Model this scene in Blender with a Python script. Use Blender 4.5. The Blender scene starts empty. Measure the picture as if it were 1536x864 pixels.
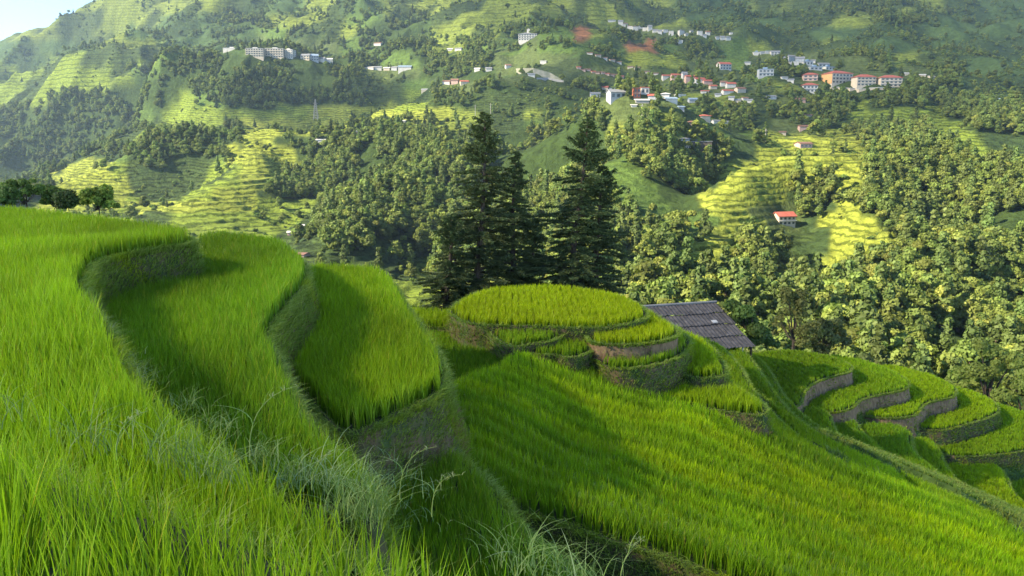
import bpy, bmesh, math, random
import numpy as np
from mathutils import Vector, Matrix
from mathutils.geometry import tessellate_polygon

random.seed(7)
rng = np.random.default_rng(7)
R = math.radians
SC = bpy.context.scene
COL = SC.collection
MAXD = 3600.0

# ------------------------------------------------------------------ camera, sky, sun
FPX = 1205.0
PITCH = math.atan((432 - 220) / FPX)
cp, sp = math.cos(PITCH), math.sin(PITCH)
cam_d = bpy.data.cameras.new('camera')
cam = bpy.data.objects.new('camera', cam_d)
COL.objects.link(cam)
cam.location = (0, 0, 0)
cam.rotation_euler = (math.pi / 2 - PITCH, 0, 0)
cam_d.sensor_width = 36
cam_d.lens = FPX / 1536 * 36
cam_d.clip_start = 0.05
cam_d.clip_end = 30000
SC.camera = cam

SUN_AZ = 110      # degrees to the left of the view direction
SUN_EL = 33
sdir = Vector((-math.cos(R(SUN_EL)) * math.sin(R(SUN_AZ)), math.cos(R(SUN_EL)) * math.cos(R(SUN_AZ)), math.sin(R(SUN_EL))))
world = bpy.data.worlds.new('World')
SC.world = world
world.use_nodes = True
wn = world.node_tree
bg = wn.nodes['Background']
sky = wn.nodes.new('ShaderNodeTexSky')
sky.sky_type = 'NISHITA'
sky.sun_disc = False
sky.sun_elevation = R(SUN_EL)
sky.sun_rotation = R(-SUN_AZ)
sky.altitude = 3500
sky.air_density = 0.9
sky.dust_density = 0.2
sky.ozone_density = 1.6
wn.links.new(sky.outputs[0], bg.inputs[0])
bg.inputs[1].default_value = 0.11
sl = bpy.data.lights.new('sun', 'SUN')
sl.energy = 5.0
sl.angle = R(0.6)
sl.color = (1.0, 0.85, 0.60)
so = bpy.data.objects.new('sun', sl)
so.rotation_euler = sdir.to_track_quat('Z', 'Y').to_euler()
COL.objects.link(so)
SC.view_settings.view_transform = 'Standard'
SC.view_settings.look = 'None'
SC.view_settings.gamma = 1
SC.view_settings.exposure = 1.98
SC.cycles.use_denoising = True
SC.cycles.max_bounces = 6
SC.cycles.diffuse_bounces = 3
SC.cycles.transmission_bounces = 4
SC.cycles.volume_bounces = 0
SC.cycles.transparent_max_bounces = 4

# ------------------------------------------------------------------ helpers
def dirpx(px, py):
    a = (np.asarray(px, float) - 768) / FPX
    b = (432 - np.asarray(py, float)) / FPX
    return a, cp + b * sp, -sp + b * cp

def at(px, py, D):
    a, y, z = dirpx(px, py)
    return np.stack([a / y * D, np.broadcast_to(D, np.shape(a / y)) * 1.0, z / y * D], -1)

def on_plane(px, py, zz):
    a, y, z = dirpx(px, py)
    t = zz / z
    return np.stack([a * t, y * t, np.full(np.shape(t), float(zz))], -1)

def proj(P):
    P = np.asarray(P, float)
    c = P[..., 1] * cp - P[..., 2] * sp
    up = P[..., 1] * sp + P[..., 2] * cp
    c = np.where(c < 0.01, 0.01, c)
    return 768 + FPX * P[..., 0] / c, 432 - FPX * up / c, c

_tab = [np.random.default_rng(100 + i).random((256, 256)) for i in range(12)]
def vnoise(x, y, s=0):
    x = np.asarray(x, float); y = np.asarray(y, float)
    xi = np.floor(x).astype(int); yi = np.floor(y).astype(int)
    fx = x - xi; fy = y - yi
    fx = fx * fx * (3 - 2 * fx); fy = fy * fy * (3 - 2 * fy)
    T = _tab[s % 12]
    a = T[xi & 255, yi & 255]; b = T[(xi + 1) & 255, yi & 255]
    c = T[xi & 255, (yi + 1) & 255]; d = T[(xi + 1) & 255, (yi + 1) & 255]
    return (a * (1 - fx) + b * fx) * (1 - fy) + (c * (1 - fx) + d * fx) * fy
def fbm(x, y, s=0, o=4):
    v = 0; a = 0.5; t = 0
    for i in range(o):
        v = v + a * vnoise(x * 2 ** i + 17.3 * i, y * 2 ** i - 9.1 * i, s + i); t += a; a *= 0.5
    return v / t

def tag(o, label=None, cat=None, group=None, kind=None):
    if label: o['label'] = label
    if cat: o['category'] = cat
    if group: o['group'] = group
    if kind: o['kind'] = kind
    return o

def empty(name, loc, rz=0.0, sc=1.0):
    o = bpy.data.objects.new(name, None)
    o.location = tuple(loc); o.rotation_euler = (0, 0, rz); o.scale = (sc, sc, sc)
    o.empty_display_size = 0.2
    COL.objects.link(o)
    return o

def np_mesh(name, V, F, mat, cols=None, parent=None, smooth=False, link=True, attrname='tint'):
    """V (n,3), F (m,k) all faces with k corners."""
    V = np.ascontiguousarray(V, dtype=np.float32); F = np.ascontiguousarray(F, dtype=np.int32)
    me = bpy.data.meshes.new(name)
    me.vertices.add(len(V)); me.vertices.foreach_set('co', V.ravel())
    m, k = F.shape
    me.loops.add(m * k); me.loops.foreach_set('vertex_index', F.ravel())
    me.polygons.add(m)
    me.polygons.foreach_set('loop_start', np.arange(0, m * k, k, dtype=np.int32))
    try:
        me.polygons.foreach_set('loop_total', np.full(m, k, dtype=np.int32))
    except Exception:
        pass
    me.polygons.foreach_set('use_smooth', np.full(m, bool(smooth)))
    if cols is not None:
        a = me.attributes.new(attrname, 'FLOAT_COLOR', 'POINT')
        C4 = np.ones((len(V), 4), dtype=np.float32); C4[:, :cols.shape[1]] = cols
        a.data.foreach_set('color', C4.ravel())
    me.update(calc_edges=True)
    if mat: me.materials.append(mat)
    if not link: return me
    o = bpy.data.objects.new(name, me)
    COL.objects.link(o)
    if parent: o.parent = parent
    return o

class MB:
    """collects boxes, prisms and tubes into one mesh"""
    def __init__(s): s.v = []; s.f = []
    def add(s, V, F):
        n = len(s.v); s.v += [tuple(p) for p in V]; s.f += [tuple(i + n for i in f) for f in F]
    def box(s, x0, x1, y0, y1, z0, z1):
        s.add([(x0, y0, z0), (x1, y0, z0), (x1, y1, z0), (x0, y1, z0), (x0, y0, z1), (x1, y0, z1), (x1, y1, z1), (x0, y1, z1)],
              [(0, 3, 2, 1), (4, 5, 6, 7), (0, 1, 5, 4), (1, 2, 6, 5), (2, 3, 7, 6), (3, 0, 4, 7)])
    def tube(s, pts, rad, n=7):
        pts = [Vector(p) for p in pts]; rings = []
        for i, p in enumerate(pts):
            d = (pts[min(i + 1, len(pts) - 1)] - pts[max(i - 1, 0)]).normalized()
            a = d.orthogonal().normalized(); b = d.cross(a)
            r = rad[i] if hasattr(rad, '__len__') else rad
            rings.append([p + a * r * math.cos(2 * math.pi * k / n) + b * r * math.sin(2 * math.pi * k / n) for k in range(n)])
        V = [q for rr in rings for q in rr]; F = []
        for i in range(len(pts) - 1):
            for k in range(n):
                F.append((i * n + k, i * n + (k + 1) % n, (i + 1) * n + (k + 1) % n, (i + 1) * n + k))
        F.append(tuple(range(n))[::-1]); F.append(tuple((len(pts) - 1) * n + k for k in range(n)))
        s.add(V, F)
    def gable(s, x0, x1, y0, y1, z0, h, over=0.4, th=0.25):
        ym = (y0 + y1) / 2
        x0 -= over; x1 += over
        dz = h * over / max((y1 - y0) / 2, .1)
        a = [(y0 - over, z0 - dz), (ym, z0 + h), (y1 + over, z0 - dz)]
        b = [(y, z + th) for y, z in a]
        ring = a + b[::-1]
        V = [(x0, y, z) for y, z in ring] + [(x1, y, z) for y, z in ring]
        F = [(0, 1, 4, 5), (1, 2, 3, 4), (6, 11, 10, 7), (7, 10, 9, 8)]
        F += [(i, 6 + i, 6 + (i + 1) % 6, (i + 1) % 6) for i in range(6)]
        s.add(V, F)
    def hip(s, x0, x1, y0, y1, z0, h, over=0.5):
        x0 -= over; x1 += over; y0 -= over; y1 += over
        w = min(x1 - x0, y1 - y0) / 2 * 0.95; ym = (y0 + y1) / 2; xa, xb = x0 + w, x1 - w
        if xa > xb: xa = xb = (x0 + x1) / 2
        V = [(x0, y0, z0), (x1, y0, z0), (x1, y1, z0), (x0, y1, z0), (x0, y0, z0 + .2), (x1, y0, z0 + .2), (x1, y1, z0 + .2), (x0, y1, z0 + .2),
             (xa, ym, z0 + h), (xb, ym, z0 + h)]
        F = [(0, 3, 2, 1), (0, 1, 5, 4), (1, 2, 6, 5), (2, 3, 7, 6), (3, 0, 4, 7), (4, 5, 9, 8), (6, 7, 8, 9), (5, 6, 9), (7, 4, 8)]
        s.add(V, F)
    def build(s, name, mat, parent=None, smooth=False):
        me = bpy.data.meshes.new(name); me.from_pydata(s.v, [], s.f); me.materials.append(mat)
        if smooth: me.polygons.foreach_set('use_smooth', [True] * len(me.polygons))
        o = bpy.data.objects.new(name, me); COL.objects.link(o)
        if parent: o.parent = parent
        return o

# ------------------------------------------------------------------ materials
def newmat(name):
    m = bpy.data.materials.new(name); m.use_nodes = True
    nt = m.node_tree
    return m, nt, nt.nodes['Principled BSDF']

def N(nt, t, **kw):
    n = nt.nodes.new(t)
    for k, v in kw.items():
        if k.startswith('i_'): n.inputs[k[2:].replace('_', ' ')].default_value = v
        else: setattr(n, k, v)
    return n

def leaf_mat(name, hue_var=0.0, val_lo=0.75, val_hi=1.25, transl=0.4, attr='tint', base=None, rough=0.6, tw=(1.0, 1.15, 0.6)):
    m, nt, b = newmat(name)
    L = nt.links
    if attr:
        src = N(nt, 'ShaderNodeAttribute', attribute_name=attr).outputs['Color']
    else:
        rgb = N(nt, 'ShaderNodeRGB'); rgb.outputs[0].default_value = (*base, 1); src = rgb.outputs[0]
    oi = N(nt, 'ShaderNodeObjectInfo')
    mr = N(nt, 'ShaderNodeMapRange'); mr.inputs[3].default_value = val_lo; mr.inputs[4].default_value = val_hi
    L.new(oi.outputs['Random'], mr.inputs[0])
    hs = N(nt, 'ShaderNodeHueSaturation')
    L.new(src, hs.inputs['Color']); L.new(mr.outputs[0], hs.inputs['Value'])
    if hue_var:
        mul = N(nt, 'ShaderNodeMath', operation='MULTIPLY'); mul.inputs[1].default_value = 7.31
        fr = N(nt, 'ShaderNodeMath', operation='FRACT')
        m2 = N(nt, 'ShaderNodeMapRange'); m2.inputs[3].default_value = 0.5 - hue_var; m2.inputs[4].default_value = 0.5 + hue_var * 0.6
        L.new(oi.outputs['Random'], mul.inputs[0]); L.new(mul.outputs[0], fr.inputs[0]); L.new(fr.outputs[0], m2.inputs[0])
        L.new(m2.outputs[0], hs.inputs['Hue'])
    L.new(hs.outputs[0], b.inputs['Base Color'])
    b.inputs['Roughness'].default_value = rough
    b.inputs['Specular IOR Level'].default_value = 0.25
    tr = N(nt, 'ShaderNodeBsdfTranslucent')
    mx = N(nt, 'ShaderNodeMixRGB', blend_type='MULTIPLY'); mx.inputs[0].default_value = 1; mx.inputs[2].default_value = (*tw, 1)
    L.new(hs.outputs[0], mx.inputs[1]); L.new(mx.outputs[0], tr.inputs[0])
    ms = N(nt, 'ShaderNodeMixShader'); ms.inputs[0].default_value = transl
    L.new(b.outputs[0], ms.inputs[1]); L.new(tr.outputs[0], ms.inputs[2])
    L.new(ms.outputs[0], nt.nodes['Material Output'].inputs[0])
    return m

def noise_mat(name, c1, c2, scale=3.0, rough=0.85, bump=0.3, c3=None, detail=6, stretch=None, spec=0.3):
    m, nt, b = newmat(name); L = nt.links
    tc = N(nt, 'ShaderNodeTexCoord'); vec = tc.outputs['Object']
    if stretch:
        mp = N(nt, 'ShaderNodeMapping'); mp.inputs['Scale'].default_value = stretch; L.new(vec, mp.inputs[0]); vec = mp.outputs[0]
    n = N(nt, 'ShaderNodeTexNoise'); n.inputs['Scale'].default_value = scale; n.inputs['Detail'].default_value = detail
    L.new(vec, n.inputs['Vector'])
    cr = N(nt, 'ShaderNodeValToRGB'); cr.color_ramp.elements[0].position = 0.35; cr.color_ramp.elements[1].position = 0.65
    cr.color_ramp.elements[0].color = (*c1, 1); cr.color_ramp.elements[1].color = (*c2, 1)
    if c3:
        e = cr.color_ramp.elements.new(0.8); e.color = (*c3, 1)
    L.new(n.outputs[0], cr.inputs[0]); L.new(cr.outputs[0], b.inputs['Base Color'])
    b.inputs['Roughness'].default_value = rough; b.inputs['Specular IOR Level'].default_value = spec
    if bump:
        bp = N(nt, 'ShaderNodeBump'); bp.inputs['Strength'].default_value = bump; bp.inputs['Distance'].default_value = 0.1
        L.new(n.outputs[0], bp.inputs['Height']); L.new(bp.outputs[0], b.inputs['Normal'])
    return m

M = {}
M['rice'] = leaf_mat('rice_leaf', 0, 1, 1, transl=0.42, rough=0.55, tw=(1.15, 1.15, 0.5))
M['weed'] = leaf_mat('weed_leaf', 0, 1, 1, transl=0.3, rough=0.6)
M['tree_leaf'] = leaf_mat('broadleaf_leaf', 0.02, 0.7, 1.35, transl=0.36, rough=0.65)
M['conifer_leaf'] = leaf_mat('needle_leaf', 0.01, 0.85, 1.15, transl=0.15, rough=0.75)
M['bark'] = noise_mat('bark', (0.045, 0.032, 0.022), (0.11, 0.085, 0.06), 4, stretch=(6, 6, 1))
M['paddy_mud'] = noise_mat('paddy_mud', (0.02, 0.035, 0.008), (0.045, 0.06, 0.015), 5)
M['bank_soil'] = noise_mat('bank_soil', (0.05, 0.085, 0.02), (0.12, 0.085, 0.045), 2.2, bump=0.8, c3=(0.19, 0.13, 0.075))
M['bank_brown'] = noise_mat('bank_brown', (0.13, 0.085, 0.045), (0.26, 0.18, 0.10), 5, bump=1.0, c3=(0.10, 0.11, 0.03), stretch=(1, 1, 0.35))
M['hill_turf'] = noise_mat('hill_turf', (0.035, 0.075, 0.012), (0.08, 0.14, 0.025), 1.2, bump=0.6)

def terrain_mat():
    m, nt, b = newmat('mountain_land'); L = nt.links
    at_ = N(nt, 'ShaderNodeAttribute', attribute_name='cover')
    geo = N(nt, 'ShaderNodeNewGeometry')
    sep = N(nt, 'ShaderNodeSeparateXYZ'); L.new(geo.outputs['Position'], sep.inputs[0])
    n1 = N(nt, 'ShaderNodeTexNoise'); n1.inputs['Scale'].default_value = 0.03; n1.inputs['Detail'].default_value = 8; n1.inputs['Roughness'].default_value = 0.65
    L.new(geo.outputs['Position'], n1.inputs['Vector'])
    n2 = N(nt, 'ShaderNodeTexNoise'); n2.inputs['Scale'].default_value = 0.18; n2.inputs['Detail'].default_value = 6; n2.inputs['Roughness'].default_value = 0.7
    L.new(geo.outputs['Position'], n2.inputs['Vector'])
    # terrace risers: contour bands in height
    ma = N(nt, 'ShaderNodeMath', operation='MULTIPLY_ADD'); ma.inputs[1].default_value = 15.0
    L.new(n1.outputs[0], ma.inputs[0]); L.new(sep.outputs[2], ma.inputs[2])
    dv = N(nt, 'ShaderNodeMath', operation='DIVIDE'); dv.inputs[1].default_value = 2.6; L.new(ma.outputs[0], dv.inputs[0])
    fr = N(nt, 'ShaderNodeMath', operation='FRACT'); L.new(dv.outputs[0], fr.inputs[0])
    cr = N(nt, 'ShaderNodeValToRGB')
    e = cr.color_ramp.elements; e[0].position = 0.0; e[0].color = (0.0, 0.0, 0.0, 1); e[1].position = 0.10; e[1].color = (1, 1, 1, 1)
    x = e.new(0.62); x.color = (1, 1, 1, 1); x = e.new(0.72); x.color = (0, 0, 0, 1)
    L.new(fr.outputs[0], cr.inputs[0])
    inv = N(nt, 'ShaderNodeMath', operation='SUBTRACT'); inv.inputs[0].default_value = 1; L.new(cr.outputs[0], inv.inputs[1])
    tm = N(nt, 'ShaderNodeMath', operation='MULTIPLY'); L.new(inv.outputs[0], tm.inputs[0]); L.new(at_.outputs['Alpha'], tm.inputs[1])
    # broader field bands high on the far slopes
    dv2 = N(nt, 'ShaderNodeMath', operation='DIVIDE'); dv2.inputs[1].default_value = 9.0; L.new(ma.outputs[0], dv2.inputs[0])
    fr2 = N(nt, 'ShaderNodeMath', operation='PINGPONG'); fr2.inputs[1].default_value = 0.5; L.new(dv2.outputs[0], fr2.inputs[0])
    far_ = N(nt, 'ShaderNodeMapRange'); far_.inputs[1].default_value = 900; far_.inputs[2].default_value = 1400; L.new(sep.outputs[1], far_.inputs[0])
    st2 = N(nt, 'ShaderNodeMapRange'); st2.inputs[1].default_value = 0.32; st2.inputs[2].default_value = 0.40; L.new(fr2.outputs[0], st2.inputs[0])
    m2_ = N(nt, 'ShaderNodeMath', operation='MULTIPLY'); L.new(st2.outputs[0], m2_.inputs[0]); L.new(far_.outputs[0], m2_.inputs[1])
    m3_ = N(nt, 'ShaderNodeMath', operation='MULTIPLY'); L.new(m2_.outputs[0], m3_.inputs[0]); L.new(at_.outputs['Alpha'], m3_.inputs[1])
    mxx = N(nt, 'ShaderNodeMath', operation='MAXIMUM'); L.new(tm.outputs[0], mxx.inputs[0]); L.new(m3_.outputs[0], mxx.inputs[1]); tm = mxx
    # variation of growth
    mr = N(nt, 'ShaderNodeMapRange'); mr.inputs[1].default_value = 0.3; mr.inputs[2].default_value = 0.7; mr.inputs[3].default_value = 0.55; mr.inputs[4].default_value = 1.4
    L.new(n2.outputs[0], mr.inputs[0])
    hs = N(nt, 'ShaderNodeHueSaturation'); L.new(at_.outputs['Color'], hs.inputs['Color']); L.new(mr.outputs[0], hs.inputs['Value'])
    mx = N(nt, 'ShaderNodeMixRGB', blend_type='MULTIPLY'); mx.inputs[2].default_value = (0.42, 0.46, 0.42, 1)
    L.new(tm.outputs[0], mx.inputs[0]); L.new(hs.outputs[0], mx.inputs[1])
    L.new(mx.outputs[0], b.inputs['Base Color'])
    b.inputs['Roughness'].default_value = 0.9; b.inputs['Specular IOR Level'].default_value = 0.1
    bp = N(nt, 'ShaderNodeBump'); bp.inputs['Strength'].default_value = 0.8; bp.inputs['Distance'].default_value = 5.0
    L.new(n2.outputs[0], bp.inputs['Height']); L.new(bp.outputs[0], b.inputs['Normal'])
    return m
M['land'] = terrain_mat()

# ------------------------------------------------------------------ far terrain: one heightfield
CTRL = []
def C(*pts): CTRL.extend(pts)
# back range crest and what lies behind it
crest = [(-300, 170, 2550), (-150, 120, 2550), (0, 66, 2500), (60, 36, 2480), (120, 12, 2420), (165, 2, 2400), (205, 9, 2400), (240, 12, 2400), (300, 0, 2300),
         (400, -30, 2250), (550, -60, 2250), (700, -70, 2250), (850, -90, 2250), (1000, -130, 2250), (1200, -170, 2250), (1400, -180, 2250), (1600, -180, 2250), (1850, -180, 2250)]
C(*crest)
C(*[(x, 200, 3400) for x in range(-300, 1900, 300)])
C((-200, 200, 1800), (0, 160, 1950), (60, 140, 1960), (120, 110, 1980), (200, 80, 2020))
# left spurs
C((0, 150, 1700), (90, 122, 1700), (180, 80, 1750), (260, 32, 1900), (-120, 190, 1700))
C((-100, 240, 1500), (0, 200, 1450), (90, 165, 1450), (200, 120, 1450))
C((-200, 300, 1000), (0, 275, 1080), (60, 285, 1000), (0, 320, 700), (-200, 360, 600))
C((100, 272, 900), (170, 215, 1000), (250, 150, 1130), (330, 108, 1230))
C((120, 310, 1080), (190, 262, 1200), (255, 200, 1330))
# lit terraced ridge
C((95, 283, 620), (150, 262, 635), (210, 240, 650), (280, 222, 665), (345, 208, 680), (430, 183, 700), (520, 167, 720), (600, 158, 740), (680, 172, 740))
C((100, 335, 730), (200, 305, 780), (300, 280, 800), (360, 266, 830), (450, 244, 840), (530, 215, 850))
C((120, 330, 500), (190, 310, 540), (500, 225, 620), (600, 205, 600))
C((200, 370, 400), (330, 350, 420), (430, 345, 440), (430, 380, 390), (620, 400, 370), (630, 435, 250), (540, 440, 240))
C((0, 420, 250), (200, 460, 230), (400, 460, 220))
# forested hill with the long white buildings
C((300, 178, 950), (420, 188, 960), (520, 185, 960), (245, 105, 1140), (340, 80, 1200), (450, 85, 1200), (560, 104, 1200), (400, 130, 1080), (560, 150, 1040))
C((340, 125, 1340), (450, 130, 1340), (560, 140, 1300),  (400, 50, 1600), (400, 5, 2000), (300, 60, 1600), (550, 60, 1500), (550, 10, 1900))
# centre ridge and its white house
C((620, 125, 1060), (700, 90, 1150), (745, 62, 1250), (800, 20, 1500), (860, -10, 1700), (930, -60, 2000))
C((600, 100, 1250), (650, 70, 1450), (700, 30, 1750), (620, 20, 1800))
C((640, 182, 720), (700, 188, 720), (740, 150, 850), (790, 60, 1120), (800, 100, 950), (850, 118, 900), (800, 190, 690))
C((900, 60, 1400), (1000, 50, 1550), (1100, 55, 1580), (950, 85, 1150), (950, 140, 830), (1050, 120, 930), (1100, 130, 880), (1180, 92, 1150), (1100, 90, 1100), (960, 15, 1850), (1100, 0, 1900))
C((1260, 118, 850), (1340, 120, 850), (1300, 60, 1300), (1450, 60, 1400), (1300, 0, 1750), (1500, 0, 1750), (1450, 110, 1000), (1560, 130, 900), (1700, 130, 900))
C((1270, -60, 2050), (1330, 40, 1500), (1180, 40, 1500))
# middle lit ridge behind the conifers
C((700, 235, 520), (800, 235, 500), (850, 205, 500), (905, 192, 480), (960, 180, 470), (1030, 200, 470), (1080, 190, 500), (1140, 205, 520))
C((860, 265, 600), (960, 245, 590), (1050, 250, 600), (1130, 240, 600), (1000, 170, 680), (1150, 165, 720))
C((800, 300, 410), (900, 360, 320), (960, 370, 290), (800, 400, 280), (700, 330, 400), (720, 430, 250))
C((1085, 275, 430), (1060, 310, 385), (1020, 335, 330), (1000, 400, 250), (1000, 450, 200), (900, 450, 220))
# right spur
C((1050, 316, 325), (1110, 262, 350), (1150, 240, 365), (1185, 226, 380), (1250, 228, 385), (1310, 240, 380), (1420, 252, 365), (1536, 282, 340), (1700, 320, 320))
C((1150, 272, 435), (1220, 272, 460), (1320, 290, 455), (1430, 305, 445), (1570, 335, 420), (1700, 350, 400))
C((1180, 205, 560), (1340, 182, 640), (1330, 205, 560), (1450, 222, 500), (1536, 245, 500), (1450, 180, 650), (1700, 240, 500), (1150, 180, 660), (1240, 165, 740))
C((1290, 262, 358), (1310, 305, 318), (1322, 360, 280), (1312, 430, 238), (1300, 475, 215))
C((1190, 325, 345), (1235, 400, 300), (1235, 455, 268), (1100, 370, 280), (1160, 470, 215))
C((1385, 320, 345), (1395, 400, 300), (1378, 480, 250))
# spur with lit terraces at the left, wooded spur behind the third terrace, wooded spur right of the conifers
C((440, 202, 660), (400, 232, 600), (352, 270, 530), (300, 312, 478), (255, 335, 445), (280, 262, 640), (230, 300, 585), (440, 262, 600), (400, 330, 490))
C((690, 240, 510), (620, 290, 430), (545, 345, 365), (480, 378, 335), (560, 270, 560), (470, 330, 480), (700, 350, 470))
C((965, 215, 430), (970, 255, 380), (955, 310, 325), (880, 290, 470), (1040, 262, 455))
C((1390, 400, 240), (1350, 480, 190), (1440, 360, 285), (1470, 420, 250), (1450, 500, 195), (1536, 400, 262), (1536, 500, 200), (1400, 540, 160), (1536, 580, 150), (1300, 540, 155), (1200, 550, 150), (1100, 530, 160), (1700, 450, 230), (1700, 600, 150))
C(*[(x, 690, 105) for x in range(-300, 1900, 200)])
C(*[(x, 640, 130) for x in range(-300, 1000, 250)])
ctrl = np.array(CTRL, float)
a_, y_, z_ = dirpx(ctrl[:, 0], ctrl[:, 1])
cu, cq, cv = a_ / y_, z_ / y_, np.log(ctrl[:, 2])
VS = 0.8
def tps_fit(u, v, q, lam=2e-5):
    n = len(u)
    d = np.sqrt((u[:, None] - u) ** 2 + (v[:, None] - v) ** 2)
    K = np.where(d > 0, d ** 2 * np.log(d + 1e-12), 0) + lam * np.eye(n)
    A = np.zeros((n + 3, n + 3)); A[:n, :n] = K
    A[:n, n] = 1; A[:n, n + 1] = u; A[:n, n + 2] = v; A[n:, :n] = A[:n, n:].T
    return np.linalg.solve(A, np.concatenate([q, [0, 0, 0]]))
w_ = tps_fit(cu, cv * VS, cq)
def tps_eval(u, v):
    shp = u.shape; u = u.ravel(); v = v.ravel(); out = np.zeros(len(u))
    for i in range(0, len(u), 20000):
        uu = u[i:i + 20000, None]; vv = v[i:i + 20000, None]
        d2 = (uu - cu) ** 2 + (vv - cv * VS) ** 2
        out[i:i + 20000] = (0.5 * d2 * np.log(d2 + 1e-12)) @ w_[:-3] + w_[-3] + w_[-2] * uu[:, 0] + w_[-1] * vv[:, 0]
    return out.reshape(shp)
NU, NV = 1000, 1150
U0, U1, V0, V1 = -1.0, 1.0, math.log(98), math.log(3400)
gu = np.linspace(U0, U1, NU); gv = np.linspace(V0, V1, NV)
cgu = np.linspace(U0, U1, 220); cgv = np.linspace(V0, V1, 260)
CU, CV = np.meshgrid(cgu, cgv, indexing='ij')
qc = tps_eval(CU, CV * VS)
def bil(G, fu, fv):
    iu = np.clip(np.floor(fu).astype(int), 0, G.shape[0] - 2); iv = np.clip(np.floor(fv).astype(int), 0, G.shape[1] - 2)
    a = np.clip(fu - iu, 0, 1); b = np.clip(fv - iv, 0, 1)
    return (G[iu, iv] * (1 - a) + G[iu + 1, iv] * a) * (1 - b) + (G[iu, iv + 1] * (1 - a) + G[iu + 1, iv + 1] * a) * b
GU, GV = np.meshgrid(gu, gv, indexing='ij')
Q = bil(qc, (GU - U0) / (U1 - U0) * 219, (GV - V0) / (V1 - V0) * 259)
GD = np.exp(GV); GX = GU * GD
GZ = Q * GD
def sm(a, b, x):
    t = np.clip((x - a) / (b - a), 0, 1); return t * t * (3 - 2 * t)
rid = lambda x, y, s: 1 - np.abs(2 * fbm(x, y, s, 4) - 1) * 2
GZ += (rid(GX / 260, GD / 340, 2) - 0.5) * 30 * sm(480, 800, GD) * (1 - sm(1900, 2300, GD))
GZ += (rid(GX / 520, GD / 520, 1) - 0.45) * 95 * sm(900, 2000, GD) * (1 - 0.6 * sm(2150, 2400, GD))
GZ += (rid(GX / 150, GD / 190, 3) - 0.5) * (24 * sm(300, 1500, GD) + 5) * sm(150, 300, GD)
GZ += (fbm(GX / 42, GD / 42, 5, 4) - 0.5) * (7 * sm(200, 900, GD) + 4)
GZ += (fbm(GX / 9, GD / 9, 7, 2) - 0.5) * 1.6

# land cover, sunlit fields a class of their own, run-length rows: y = 0, 20, 40 ...; each cell 24 x 20 photo pixels of the hillside seen there
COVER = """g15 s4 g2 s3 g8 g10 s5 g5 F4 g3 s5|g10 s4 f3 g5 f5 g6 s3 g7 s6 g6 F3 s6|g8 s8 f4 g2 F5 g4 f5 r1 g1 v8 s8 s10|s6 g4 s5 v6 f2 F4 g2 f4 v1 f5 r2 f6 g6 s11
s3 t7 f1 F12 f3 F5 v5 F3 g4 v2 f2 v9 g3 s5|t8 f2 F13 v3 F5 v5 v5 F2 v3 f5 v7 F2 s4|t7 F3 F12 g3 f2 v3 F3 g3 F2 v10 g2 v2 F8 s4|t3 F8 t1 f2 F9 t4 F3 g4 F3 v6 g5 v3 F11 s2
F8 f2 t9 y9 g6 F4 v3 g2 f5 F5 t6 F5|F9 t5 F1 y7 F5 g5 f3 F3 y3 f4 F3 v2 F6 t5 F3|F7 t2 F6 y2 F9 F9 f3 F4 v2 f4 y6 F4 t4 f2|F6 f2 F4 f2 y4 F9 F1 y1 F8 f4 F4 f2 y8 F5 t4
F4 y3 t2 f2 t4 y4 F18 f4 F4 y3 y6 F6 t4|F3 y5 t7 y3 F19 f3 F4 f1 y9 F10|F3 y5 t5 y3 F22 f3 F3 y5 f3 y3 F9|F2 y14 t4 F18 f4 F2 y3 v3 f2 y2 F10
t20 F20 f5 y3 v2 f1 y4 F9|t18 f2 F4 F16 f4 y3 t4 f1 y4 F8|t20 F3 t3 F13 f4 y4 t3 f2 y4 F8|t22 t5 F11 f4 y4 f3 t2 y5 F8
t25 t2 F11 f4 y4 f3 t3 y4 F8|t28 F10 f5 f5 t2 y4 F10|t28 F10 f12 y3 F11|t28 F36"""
rows = []
for r in COVER.replace('\n', '|').split('|'):
    s = ''.join(t[0] * int(t[1:]) for t in r.split())
    rows.append((s + s[-1] * 64)[:64])
CMAP = np.array([[ord(c) for c in r] for r in rows])
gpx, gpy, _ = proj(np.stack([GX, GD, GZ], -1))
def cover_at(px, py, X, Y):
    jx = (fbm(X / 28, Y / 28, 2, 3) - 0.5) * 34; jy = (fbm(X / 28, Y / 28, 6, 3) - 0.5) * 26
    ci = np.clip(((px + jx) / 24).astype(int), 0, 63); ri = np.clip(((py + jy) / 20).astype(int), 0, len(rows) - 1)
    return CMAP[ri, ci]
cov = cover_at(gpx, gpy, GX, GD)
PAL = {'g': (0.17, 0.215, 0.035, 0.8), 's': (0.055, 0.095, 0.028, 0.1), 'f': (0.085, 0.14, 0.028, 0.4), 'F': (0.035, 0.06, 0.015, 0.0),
       't': (0.17, 0.23, 0.03, 1.0), 'y': (0.235, 0.275, 0.04, 1.0), 'r': (0.24, 0.11, 0.05, 0.3), 'v': (0.08, 0.11, 0.035, 0.3)}  # y: sunlit terraces, the light painted in as brighter, yellower colour than t
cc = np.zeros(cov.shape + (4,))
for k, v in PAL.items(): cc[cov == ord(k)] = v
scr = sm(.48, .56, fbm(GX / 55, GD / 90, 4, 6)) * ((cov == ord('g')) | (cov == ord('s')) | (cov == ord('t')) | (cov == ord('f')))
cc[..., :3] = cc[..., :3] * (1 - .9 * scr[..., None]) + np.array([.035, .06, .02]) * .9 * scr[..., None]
# blend the cover slightly so borders are soft
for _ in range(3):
    cc[1:-1, 1:-1] = (cc[1:-1, 1:-1] * 2 + cc[2:, 1:-1] + cc[:-2, 1:-1] + cc[1:-1, 2:] + cc[1:-1, :-2]) / 6
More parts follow.
